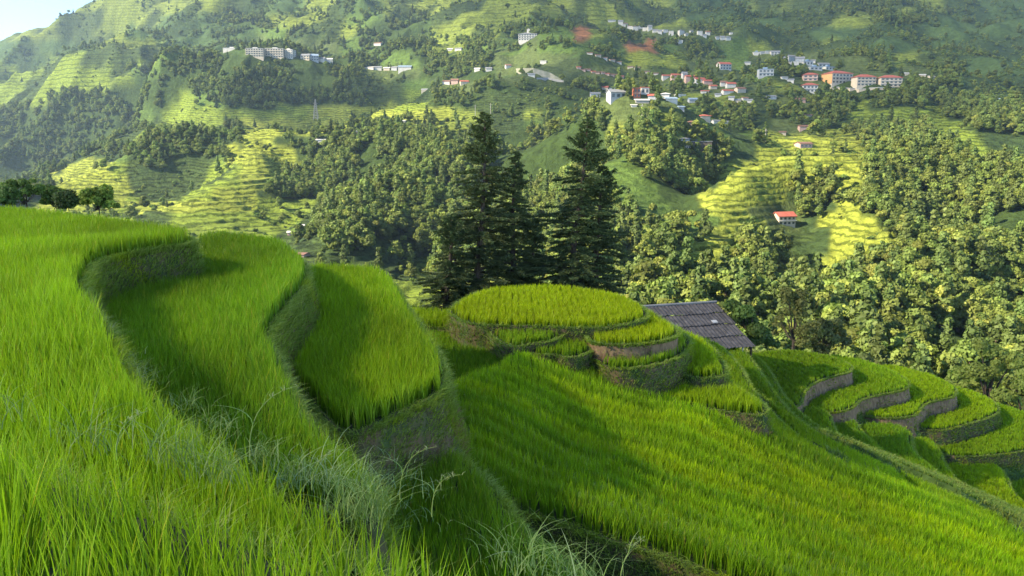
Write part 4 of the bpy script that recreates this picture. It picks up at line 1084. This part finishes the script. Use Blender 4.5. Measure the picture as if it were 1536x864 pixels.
pm.vertices.add(nF); pm.vertices.foreach_set('co', np.stack([X[far], DD[far], Z[far] - .4], 1).astype(np.float32).ravel())
for nm, ty, arr in (('t_idx', 'INT', idx[far].astype(np.int32)), ('t_scl', 'FLOAT', scl[far].astype(np.float32)), ('t_rot', 'FLOAT', rng.uniform(0, 6.28, nF).astype(np.float32))):
    a = pm.attributes.new(nm, ty, 'POINT'); a.data.foreach_set('value', arr)
wo = bpy.data.objects.new('woodland', pm); COL.objects.link(wo)
tag(wo, 'far woods, copses and scrub spread over the mountainside', 'woods', kind='stuff')
ng = bpy.data.node_groups.new('woodland_growth', 'GeometryNodeTree')
ng.interface.new_socket('Geometry', in_out='INPUT', socket_type='NodeSocketGeometry'); ng.interface.new_socket('Geometry', in_out='OUTPUT', socket_type='NodeSocketGeometry')
gi = ng.nodes.new('NodeGroupInput'); go = ng.nodes.new('NodeGroupOutput')
ip = ng.nodes.new('GeometryNodeInstanceOnPoints'); ci = ng.nodes.new('GeometryNodeCollectionInfo')
ci.inputs['Collection'].default_value = pc; ci.inputs['Separate Children'].default_value = True; ci.inputs['Reset Children'].default_value = True
def attr(nm, ty):
    n = ng.nodes.new('GeometryNodeInputNamedAttribute'); n.data_type = ty; n.inputs['Name'].default_value = nm; return n.outputs['Attribute']
ip.inputs['Pick Instance'].default_value = True
ng.links.new(gi.outputs[0], ip.inputs['Points']); ng.links.new(ci.outputs[0], ip.inputs['Instance'])
ng.links.new(attr('t_idx', 'INT'), ip.inputs['Instance Index'])
cx = ng.nodes.new('ShaderNodeCombineXYZ'); ng.links.new(attr('t_rot', 'FLOAT'), cx.inputs[2]); ng.links.new(cx.outputs[0], ip.inputs['Rotation'])
ng.links.new(attr('t_scl', 'FLOAT'), ip.inputs['Scale']); ng.links.new(ip.outputs[0], go.inputs[0])
md = wo.modifiers.new('growth', 'NODES'); md.node_group = ng
# ------------------------------------------------------------------ tall conifers behind the knoll
def conifer(px, py_top, D, pyb, wid, seed, label, gap=1.0):
    rs = np.random.default_rng(seed)
    top = at(px[1], py_top, D); bot = at(px[0], pyb, D)
    gz = float(base_z(bot[0], D)[0]); zb = min(bot[2], gz + .2) if gz > -60 else bot[2]
    Hh = top[2] - zb; root = empty('conifer', (bot[0], D, zb)); tag(root, label, 'conifer', 'tall conifers behind the knoll')
    lx = top[0] - bot[0]
    ax = lambda f: np.array([lx * f ** 1.3 + .12 * math.sin(f * 7 + seed), .1 * math.sin(f * 5 + seed * 2), f * Hh])
    m = MB(); fs = np.linspace(0, 1, 12)
    m.tube([tuple(ax(f) - (np.array([0, 0, 1.5]) if f == 0 else 0)) for f in fs], [.26 * (1 - f) ** .8 + .015 for f in fs], 8)
    brs = []; V = []; F = []; Cc = []; vis0 = (zb + 0)
    nb = int(Hh * 27 * gap)
    P, Hq, W, LA, CL = [], [], [], [], []
    for i in range(nb):
        f = 1 - (i + rs.random()) / nb * (0.93)
        L = np.interp(1 - f, [0, .04, .12, .25, .45, .7, 1], wid) * .97 * rs.uniform(.4, 1.25) * (1 + .35 * math.sin(f * 31 + seed) * (f < .85))
        if rs.random() < .07: L *= 1.25
        az = rs.uniform(0, 6.283); o = ax(f)
        dv = np.array([math.cos(az), math.sin(az), 0])
        rise = rs.uniform(.05, .35) if f < .8 else rs.uniform(.3, .9)
        ts = np.linspace(0, 1, 5)
        pts = [o + dv * L * t + np.array([0, 0, L * (rise * t - (.42 if f < .8 else .3) * t * t + .18 * t ** 4)]) for t in ts]
        m.tube([tuple(p) for p in pts], [.05 * (1 - t * .8) * (1.2 - f) + .006 for t in ts], 4)
        nt = max(6, int(L * 25)); tone = rs.uniform(.75, 1.25)
        for j in range(nt):
            t = rs.uniform(.12, 1.03) ** .8; k = min(3, int(t * 4)); a = pts[k] * (1 - (t * 4 - k)) + pts[k + 1] * (t * 4 - k)
            sd = rs.choice([-1, 1]) * rs.uniform(.2, 1.1); la = az + sd
            tl = rs.uniform(.18, .42) * (1.15 - .5 * t) * (1 if L > .5 else .7)
            for q in range(5):
                u_ = q / 5; P.append(a + np.array([math.cos(la), math.sin(la), .15 - .5 * u_]) * tl * u_ * 1.4)
                Hq.append(rs.uniform(.10, .22)); LA.append(la + rs.normal(0, .8)); W.append(rs.uniform(.07, .12)); CL.append(tone * rs.uniform(.7, 1.3))
    P = np.array(P); n = len(P); CL = np.array(CL)[:, None]
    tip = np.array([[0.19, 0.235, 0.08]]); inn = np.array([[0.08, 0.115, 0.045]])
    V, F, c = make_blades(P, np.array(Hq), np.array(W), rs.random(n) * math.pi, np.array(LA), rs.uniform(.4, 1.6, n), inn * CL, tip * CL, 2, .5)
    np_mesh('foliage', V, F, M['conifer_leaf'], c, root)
    m.build('trunk', M['bark'], root)
conifer((712, 729), 170, 50, 470, [0.1, .45, .9, 1.5, 1.9, 2.5, 2.9], 3, 'tallest conifer, at the left with a slender pointed top')
conifer((762, 776), 228, 51.5, 470, [0.1, .35, .7, 1.1, 1.5, 1.9, 2.1], 5, 'slimmer and shorter conifer standing between the two tallest', .9)
conifer((853, 880), 182, 51, 470, [0.25, .5, .9, 1.4, 1.9, 2.5, 2.9], 8, 'conifer with a broad ragged top and a bare reddish trunk at the right')
conifer((893, 902), 250, 52.5, 470, [0.2, .5, .9, 1.3, 1.7, 2.1, 2.3], 13, 'shorter bushy conifer leaning at the right end of the group', .9)
conifer((668, 676), 322, 49, 480, [0.15, .4, .7, 1.1, 1.5, 1.7, 1.8], 21, 'low wide conifer at the left foot of the tallest one', 1.1)
conifer((790, 800), 330, 53, 470, [0.15, .4, .7, 1.1, 1.4, 1.6, 1.8], 27, 'low conifer filling the gap in the middle of the group', .9)

# ------------------------------------------------------------------ old barn below the knoll
def barn():
    D = 72.0; c = at(1030, 470, D); th = R(17)
    L, W_, drop = 12.0, 6.4, 2.55
    root = empty('barn', (0, 0, 0)); tag(root, 'old barn with a weathered grey sheet roof beyond the knoll', 'barn')
    re = at(1073, 456, D)                                   # right end of the ridge
    rd_ = np.array([math.cos(th), math.sin(th), 0.0]); dn = np.array([math.sin(th), -math.cos(th), 0.0])
    S = lambda u, v, h=0.0: re - rd_ * u + dn * v + np.array([0, 0, -drop * abs(v) / W_ + h])
    rm = noise_mat('weathered_sheet', (0.06, 0.055, 0.052), (0.115, 0.105, 0.10), 2.0, .8, .3, (0.17, 0.16, 0.15), stretch=(1, 1, 1.5))
    for row in range(4):                                    # four overlapping courses of corrugated sheets
        v0, v1 = row * W_ / 4 - (0.12 if row else 0), (row + 1) * W_ / 4
        us = np.linspace(-0.15 * (row % 2), L, 140)
        V, F = [], []
        for i, u in enumerate(us):
            cor = .035 * math.sin(u * 2 * math.pi / .35) + .012 * math.sin(u * 9.1 + row); hh = .16 - row * .04
            jag = (vnoise(u * 1.1, row * 3.3, 3) - .5) * .22
            for v, e in ((v0, 0), (v1 + jag, .07)):
                p = S(u, v, hh + cor + e); V.append(tuple(p)); V.append((p[0], p[1], p[2] - .03))
        for i in range(len(us) - 1):
            a = i * 4; b = a + 4
            F += [(a, a + 2, b + 2, b), (a + 1, b + 1, b + 3, a + 3), (a + 2, a + 3, b + 3, b + 2), (a, b, b + 1, a + 1)]
        me = bpy.data.meshes.new('roof_course'); me.from_pydata(V, [], F); me.materials.append(rm)
        o = bpy.data.objects.new('roof_course', me); COL.objects.link(o); o.parent = root
    m = MB()                                                # far slope
    q = [S(0, 0, .15), S(L, 0, .15), S(L, -W_ * .8, .15), S(0, -W_ * .8, .15)]
    m.add([tuple(p) for p in q] + [(p[0], p[1], p[2] - .06) for p in q], [(0, 1, 2, 3), (7, 6, 5, 4), (0, 4, 5, 1), (1, 5, 6, 2), (2, 6, 7, 3), (3, 7, 4, 0)]); m.build('rear_roof', rm, root)
    m = MB(); m.tube([tuple(S(-.1, 0, .22)), tuple(S(L + .1, 0, .22))], .12, 6); m.build('ridge_cap', WALL['white'] if 0 else WALL['concrete'], root)
    for u, v, s in ((1.5, W_ * .42, .5), (7.2, W_ * .98, .9)):   # pale patches nailed on
        m = MB(); a = [S(u, v, .25), S(u + s, v, .25), S(u + s, v + .35, .25), S(u, v + .35, .25)]
        m.add([tuple(p) for p in a] + [(p[0], p[1], p[2] - .04) for p in a], [(0, 1, 2, 3), (7, 6, 5, 4), (0, 4, 5, 1), (1, 5, 6, 2), (2, 6, 7, 3), (3, 7, 4, 0)]); m.build('roof_patch', WALL['white'], root)
    def wall(u0, v0, u1, v1, nm='wall'):
        a, b = S(u0, v0), S(u1, v1); m = MB(); zt = min(a[2], b[2]) - .15; zt1, zt2 = a[2] - .15, b[2] - .15
        t_ = np.cross((b - a) / np.linalg.norm(b - a), [0, 0, 1]) * .12
        z0 = -24
        V = [(a[0], a[1], z0), (b[0], b[1], z0), (b[0], b[1], zt2), (a[0], a[1], zt1)]
        V += [(x + t_[0], y + t_[1], z) for x, y, z in V]
        m.add(V, [(0, 1, 2, 3), (7, 6, 5, 4), (0, 4, 5, 1), (1, 5, 6, 2), (2, 6, 7, 3), (3, 7, 4, 0)]); m.build(nm, WALL['wood'], root)
    wall(1.0, W_ - 1.3, L - .5, W_ - 1.3); wall(.8, W_ - 1.4, .8, .2, 'gable_wall'); wall(L - .5, W_ - 1.4, L - .5, .2, 'gable_wall'); wall(.8, .1, .8, -W_ * .7, 'gable_wall')
    for u in (.9,):
        a = S(u, W_ - .35); m = MB(); m.tube([(a[0], a[1], -24), (a[0], a[1], a[2] - .05)], .07, 6); m.build('post', WALL['white'], root)
    a = S(2.2, W_ - 1.15); m = MB(); m.box(-.9, .9, -.05, .05, 0, 1.5); o = m.build('shutter', WALL['concrete'], root); o.location = (a[0], a[1], a[2] - 1.9); o.rotation_euler = (0, 0, th)
barn()

# ------------------------------------------------------------------ near bushes and trees with visible leaves
def leafy(name, loc, blobs, nleaf, size, tint, seed, label, cat, group=None, limb=None, squash=.9, core=.7, part='foliage'):
    rs = np.random.default_rng(seed)
    root = empty(name, loc); tag(root, label, cat, group)
    V, F, tone = leaf_cloud(blobs, nleaf, size, rs, squash)
    col = np.array(tint)[None] * tone[:, None]; F3 = np.concatenate([F[:, [0, 1, 2]], F[:, [0, 2, 3]]])
    if core:
        Vi, Fi, k0 = [], [], len(V)
        for (x, y, z, r_) in blobs:
            Vi.append(ICV * (r_ * core * (0.8 + 0.35 * rs.random(len(ICV))))[:, None] * [1, 1, squash] + [x, y, z]); Fi.append(ICF + k0); k0 += len(ICV)
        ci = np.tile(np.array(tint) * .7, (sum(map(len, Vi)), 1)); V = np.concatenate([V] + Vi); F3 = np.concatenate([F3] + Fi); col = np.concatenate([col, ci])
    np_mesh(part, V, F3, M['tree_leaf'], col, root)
    m = MB(); zt = max(b[2] for b in blobs)
    m.tube([(0, 0, -3), (.1, 0, zt * .4), (0, .1, zt * .85)], [zt * .03, zt * .022, .02], 7)
    for b in blobs[:: max(1, len(blobs) // 9)]:
        m.tube([(0, 0, zt * .25), (b[0] * .5, b[1] * .5, b[2] * .7), (b[0], b[1], b[2])], [zt * .014, zt * .01, .012], 5)
    m.build('trunk', M['bark'], root)
def rblobs(rs, n, rx, ry, z0, z1, r0, r1, taper=.6):
    out = []
    for i in range(n):
        f = (i + .5) / n; a = rs.uniform(0, 6.28); k = math.sqrt(rs.random()) * (1 - taper * f)
        out.append((rx * k * math.cos(a), ry * k * math.sin(a), z0 + (z1 - z0) * f, rs.uniform(r0, r1)))
    return out
# vine-grown mound beside the barn
rs = np.random.default_rng(4)
c = at(1126, 520, 70); bl = []
for x, y, r_ in [(1098, 462, 12), (1112, 470, 14), (1120, 485, 15), (1130, 498, 14), (1140, 508, 12), (1150, 514, 9), (1100, 478, 10), (1160, 518, 6), (1088, 458, 7), (1126, 512, 12), (1142, 500, 9)]:
    p = at(x + 4, y, 70 + rs.uniform(-1, 1)); bl.append((p[0] - c[0], p[1] - c[1], p[2] - c[2], r_ * 70 / FPX))
leafy('vine_bush', c, bl, 5200, .15, (0.10, 0.15, 0.03), 5, 'dark green vine-covered bush climbing beside the barn roof', 'bush', part='foliage')
# open feathery tree right of the barn
c = at(1188, 535, 84)
leafy('feathery_tree', c, rblobs(np.random.default_rng(9), 26, 2.9, 2.4, 1.6, 7.2, .35, .8, .5), 5200, .13, (0.12, 0.135, 0.035), 10, 'thin olive tree with see-through crown right of the barn', 'tree', core=0)
c = at(1232, 540, 88)
leafy('feathery_tree', c, rblobs(np.random.default_rng(12), 20, 3.0, 2.4, .8, 4.4, .5, .9, .4), 3500, .16, (0.10, 0.125, 0.04), 11, 'low greyish bushy tree behind the first right terrace', 'tree', core=.4)
for i, (x, yb, yt, w, D, l) in enumerate([(1478, 640, 498, 62, 92, 'large pale green tree rising behind the right terraces'), (1532, 660, 528, 60, 88, 'pale green tree cut by the right edge behind the terraces'), (1440, 610, 548, 34, 96, 'smaller pale tree at the left foot of the large pale green one')]):
    c = at(x, yb, D); hh = (yb - yt) * D / FPX; ww = w * D / FPX
    leafy('pale_tree', c, rblobs(np.random.default_rng(40 + i), 34, ww, ww * .8, hh * .22, hh * .93, .5, 1.05, .62), 11000 if i < 2 else 5000, .17, (0.22, 0.30, 0.06), 60 + i, l, 'tree', core=.55)
# bushes behind the left terrace
for i, (x, yb, yt, w, D, t_, l) in enumerate([(38, 318, 268, 42, 33, (0.13, 0.19, 0.04), 'dark bush at the far left edge behind the top terrace'), (82, 318, 280, 20, 34, (0.12, 0.18, 0.04), 'small dark bush between the two wider ones behind the top terrace'), (146, 325, 283, 34, 32, (0.15, 0.21, 0.035), 'rounded bush behind the top terrace, right of the other two'), (14, 318, 282, 20, 31, (0.085, 0.14, 0.03), 'yellowish bush in the left corner behind the top terrace'), (100, 320, 292, 14, 31, (0.07, 0.12, 0.03), 'low bush in front of the gap behind the top terrace')]):
    c = at(x, yb, D); hh = (yb - yt) * D / FPX; ww = w * D / FPX
    leafy('bush', c, rblobs(np.random.default_rng(80 + i), 24, ww, ww * .7, hh * .35, hh * .92, .10, .28, .5), 4200, .045, t_, 90 + i, l, 'bush', core=.35)

# ------------------------------------------------------------------ wild grass on the edge of the closest terrace
parts = []
def weeds(line, zt, n, spread, h0, h1, pale, seed, wd=.006):
    rs = np.random.default_rng(seed)
    L = resamp(line, 60); W = on_plane(L[:, 0], L[:, 1], zt)
    i = rs.integers(0, 59, n); f = rs.random(n)[:, None]; p = W[i] * (1 - f) + W[i + 1] * f
    p = p + np.concatenate([rs.normal(0, spread, (n, 2)), np.zeros((n, 1))], 1); p[:, 2] = zt - rs.uniform(0, .12, n)
    cl = vnoise(p[:, 0] * 3, p[:, 1] * 3, 2); k = rs.random(n) < sm(.3, .8, cl) * 1.2; p = p[k]; n = len(p)
    hh = rs.uniform(h0, h1, n) * (.6 + .6 * cl[k]); u = rs.random((n, 1))
    col = np.array([[.16, .26, .04]]) * (1 - u) + np.array([pale]) * u
    w = wd * (.6 + .8 * rs.random(n)) * (np.maximum(p[:, 1], 3) / 4) ** .8
    parts.append(make_blades(p, hh, w, rs.random(n) * math.pi, rs.uniform(0, 6.28, n), rs.uniform(.3, 1.2, n), col * .8, col * 1.1, 6, .42))
pale = (.36, .42, .22)
weeds([(0, 606), (90, 636), (180, 654), (270, 676), (350, 704), (450, 730), (540, 752), (600, 758)], -1.52, 1400, .05, .2, .42, (.30, .40, .15), 1, .004)
weeds([(600, 765), (700, 792), (800, 826), (900, 876)], -1.5, 420, .06, .12, .27, (.30, .42, .15), 8, .0035)
weeds([(560, 760), (660, 775), (760, 812), (860, 860), (920, 900)], -1.5, 60, .08, .16, .28, (.42, .52, .26), 2, .005)
weeds([(230, 568), (300, 620), (380, 680), (450, 715), (540, 765), (600, 800)], -2.5, 1000, .10, .12, .28, (.30, .40, .15), 3, .004)
weeds([(400, 690), (480, 720), (560, 740), (640, 770)], -2.9, 420, .2, .2, .42, (.34, .46, .26), 4, .005)
weeds([(110, 430), (118, 470), (170, 515), (230, 575)], -2.5, 900, .10, .12, .25, pale, 6, .004)
weeds([(545, 690), (575, 700), (600, 740), (590, 780)], -4.2, 450, .25, .15, .36, (.34, .46, .26), 7, .005)
V, F, c = join(parts)
tag(np_mesh('wild_grass', V, F, M['weed'], c), 'pale arching wild grass along the edge of the closest field', 'wild grass', kind='stuff')
# a few tall flowering grass stalks
def stalk(px, py, D, h, seed, label):
    rs = np.random.default_rng(seed); p = at(px, py, D); root = empty('grass_stalk', p); tag(root, label, 'grass stalk')
    la = rs.uniform(-.6, .6); dx, dy = math.cos(la), math.sin(la)
    pts = [(dx * h * .5 * t ** 2.4, dy * h * .5 * t ** 2.4, h * (t - .25 * t ** 3)) for t in np.linspace(0, 1, 9)]
    m = MB(); m.tube(pts, [.0025 * (1.2 - t) + .0006 for t in np.linspace(0, 1, 9)], 5); m.build('stem', GS, root)
    for k in range(3):
        t = .25 + .2 * k; b = np.array(pts[int(t * 8)]); n = 1
        V, F, c = make_blades(b[None], np.array([h * .4]), np.array([.008]), np.array([la + 1.2]), np.array([la + (k % 2) * 3.1 + .4]), np.array([1.0]), np.array([[.2, .32, .06]]), np.array([[.34, .42, .16]]), 6, .4)
        np_mesh('leaf', V, F, M['weed'], c, root)
    n = 26; tt = np.linspace(.72, 1, n); B = np.array([pts[min(8, int(t * 8))] for t in tt]) + rs.normal(0, .006, (n, 3))
    V, F, c = make_blades(B, np.full(n, .035), np.full(n, .004), rs.random(n) * 3, rs.uniform(0, 6.28, n), np.full(n, 1.0), np.tile([[.30, .34, .14]], (n, 1)), np.tile([[.45, .48, .26]], (n, 1)), 2, .5)
    np_mesh('seed_head', V, F, M['weed'], c, root)
GS = plain('grass_stem', (.28, .38, .10))
for a in [(375, 690, 4.6, .62, 1, 'tall pale grass stalk arching over the weedy edge near the second terrace'), (600, 750, 5.6, .60, 2, 'single grass stalk with drooping head below the high bank'), (648, 775, 4.6, .42, 3, 'short nodding grass stalk in front of the dark hollow'),
          (930, 880, 3.6, .30, 4, 'lowest grass stalk at the bottom edge of the broad slope'), (175, 690, 3.6, .30, 5, 'small grass stalk among the rice tips at the left'), (468, 735, 4.8, .34, 6, 'grass stalk on the bare edge between the near field and second terrace')]: stalk(*a)

# ------------------------------------------------------------------ clouds above, air between
def cloud(name, pts, z, th, label, let):
    P = smooth_loop(np.array(pts, float), 45)
    if area2(P) < 0: P = P[::-1]
    x0, y0 = P.min(0) - 60; x1, y1 = P.max(0) + 60
    nx = min(150, int((x1 - x0) / 15) + 8); ny = min(150, int((y1 - y0) / 15) + 8)
    gx, gy = np.meshgrid(np.linspace(x0, x1, nx), np.linspace(y0, y1, ny), indexing='ij')
    ins = inpoly(gx.ravel(), gy.ravel(), P).reshape(gx.shape); d = dist_poly(gx.ravel(), gy.ravel(), P).reshape(gx.shape)
    sc_ = max(60, min(x1 - x0, y1 - y0) * .18)
    d = np.where(ins, d, -d) + (fbm(gx / sc_, gy / sc_, 3, 3) - .5) * sc_ * .8
    hgt = th * np.sqrt(np.clip(d / (sc_ * 2), 0, 1)) * (.6 + .8 * fbm(gx / sc_ * 2, gy / sc_ * 2, 5, 4))
    ok = d > 0; vid = -np.ones(gx.shape, int); vid[ok] = np.arange(ok.sum()); nV = int(ok.sum())
    Vt = np.stack([gx[ok], gy[ok], z + hgt[ok]], 1); Vb = np.stack([gx[ok], gy[ok], z - hgt[ok] * .25 - .5], 1)
    q = ok[:-1, :-1] & ok[1:, :-1] & ok[1:, 1:] & ok[:-1, 1:]
    F = np.stack([vid[:-1, :-1][q], vid[1:, :-1][q], vid[1:, 1:][q], vid[:-1, 1:][q]], 1)
    F = np.concatenate([F, F[:, ::-1] + nV])
    # let: share of the sunlight the cloud lets through
    m, nt, b = newmat('cloud_' + name); b.inputs['Base Color'].default_value = (.9, .9, .9, 1); b.inputs['Roughness'].default_value = 1
    tr = N(nt, 'ShaderNodeBsdfTransparent'); ms = N(nt, 'ShaderNodeMixShader'); ms.inputs[0].default_value = 1 - math.sqrt(let)
    nt.links.new(tr.outputs[0], ms.inputs[1]); nt.links.new(b.outputs[0], ms.inputs[2]); nt.links.new(ms.outputs[0], nt.nodes['Material Output'].inputs[0])
    o = np_mesh('cloud', np.concatenate([Vt, Vb]), F, m, smooth=True); tag(o, label, 'cloud', kind='structure')
def shade(pts, ground_z, z):    # where a cloud must float to shade these places
    k = (z - ground_z) / sdir.z
    return [(x + sdir.x * k, y + sdir.y * k) for x, y in pts]
cloud('a', shade([(30, 560), (-25, 700), (-40, 850), (40, 980), (60, 1150), (150, 1500), (260, 2200), (500, 2900), (2600, 2900), (2600, 900), (700, 640), (480, 700), (330, 640), (230, 560), (120, 575)], 80, 1900), 1900, 260, 'grey cloud floating high left of the valley, shading the village slope', .45)
cloud('b', shade([(-70, -40), (-70, 90), (-20, 110), (60, 105), (110, 100), (120, -40)], -8, 1500), 1500, 60, 'thin unseen veil of cloud added to soften the sun on the near terraces', .24)  # unseen veil, added to weaken direct sun over the near fields
cloud('c', shade([(-420, 1010), (-330, 1110), (-200, 1130), (-130, 1060), (-150, 960), (-260, 940), (-380, 930)], 90, 1700), 1700, 60, 'small grey unseen cloud added to shade the dark wooded hill', .3)  # unseen cloud patch, added to darken the wooded hill
hz = MB(); hz.box(-3300, 3300, -60, 3460, -420, 1350); 
hm = bpy.data.materials.new('haze_air'); hm.use_nodes = True; hn = hm.node_tree; hn.nodes.remove(hn.nodes['Principled BSDF'])
pv = hn.nodes.new('ShaderNodeVolumePrincipled'); pv.inputs['Color'].default_value = (0.55, 0.77, 1.0, 1); pv.inputs['Density'].default_value = 0.000085; pv.inputs['Anisotropy'].default_value = 0.3
hn.links.new(pv.outputs[0], hn.nodes['Material Output'].inputs['Volume'])
ho = hz.build('haze', hm); tag(ho, 'bluish morning haze filling the valley air', 'haze', kind='stuff')
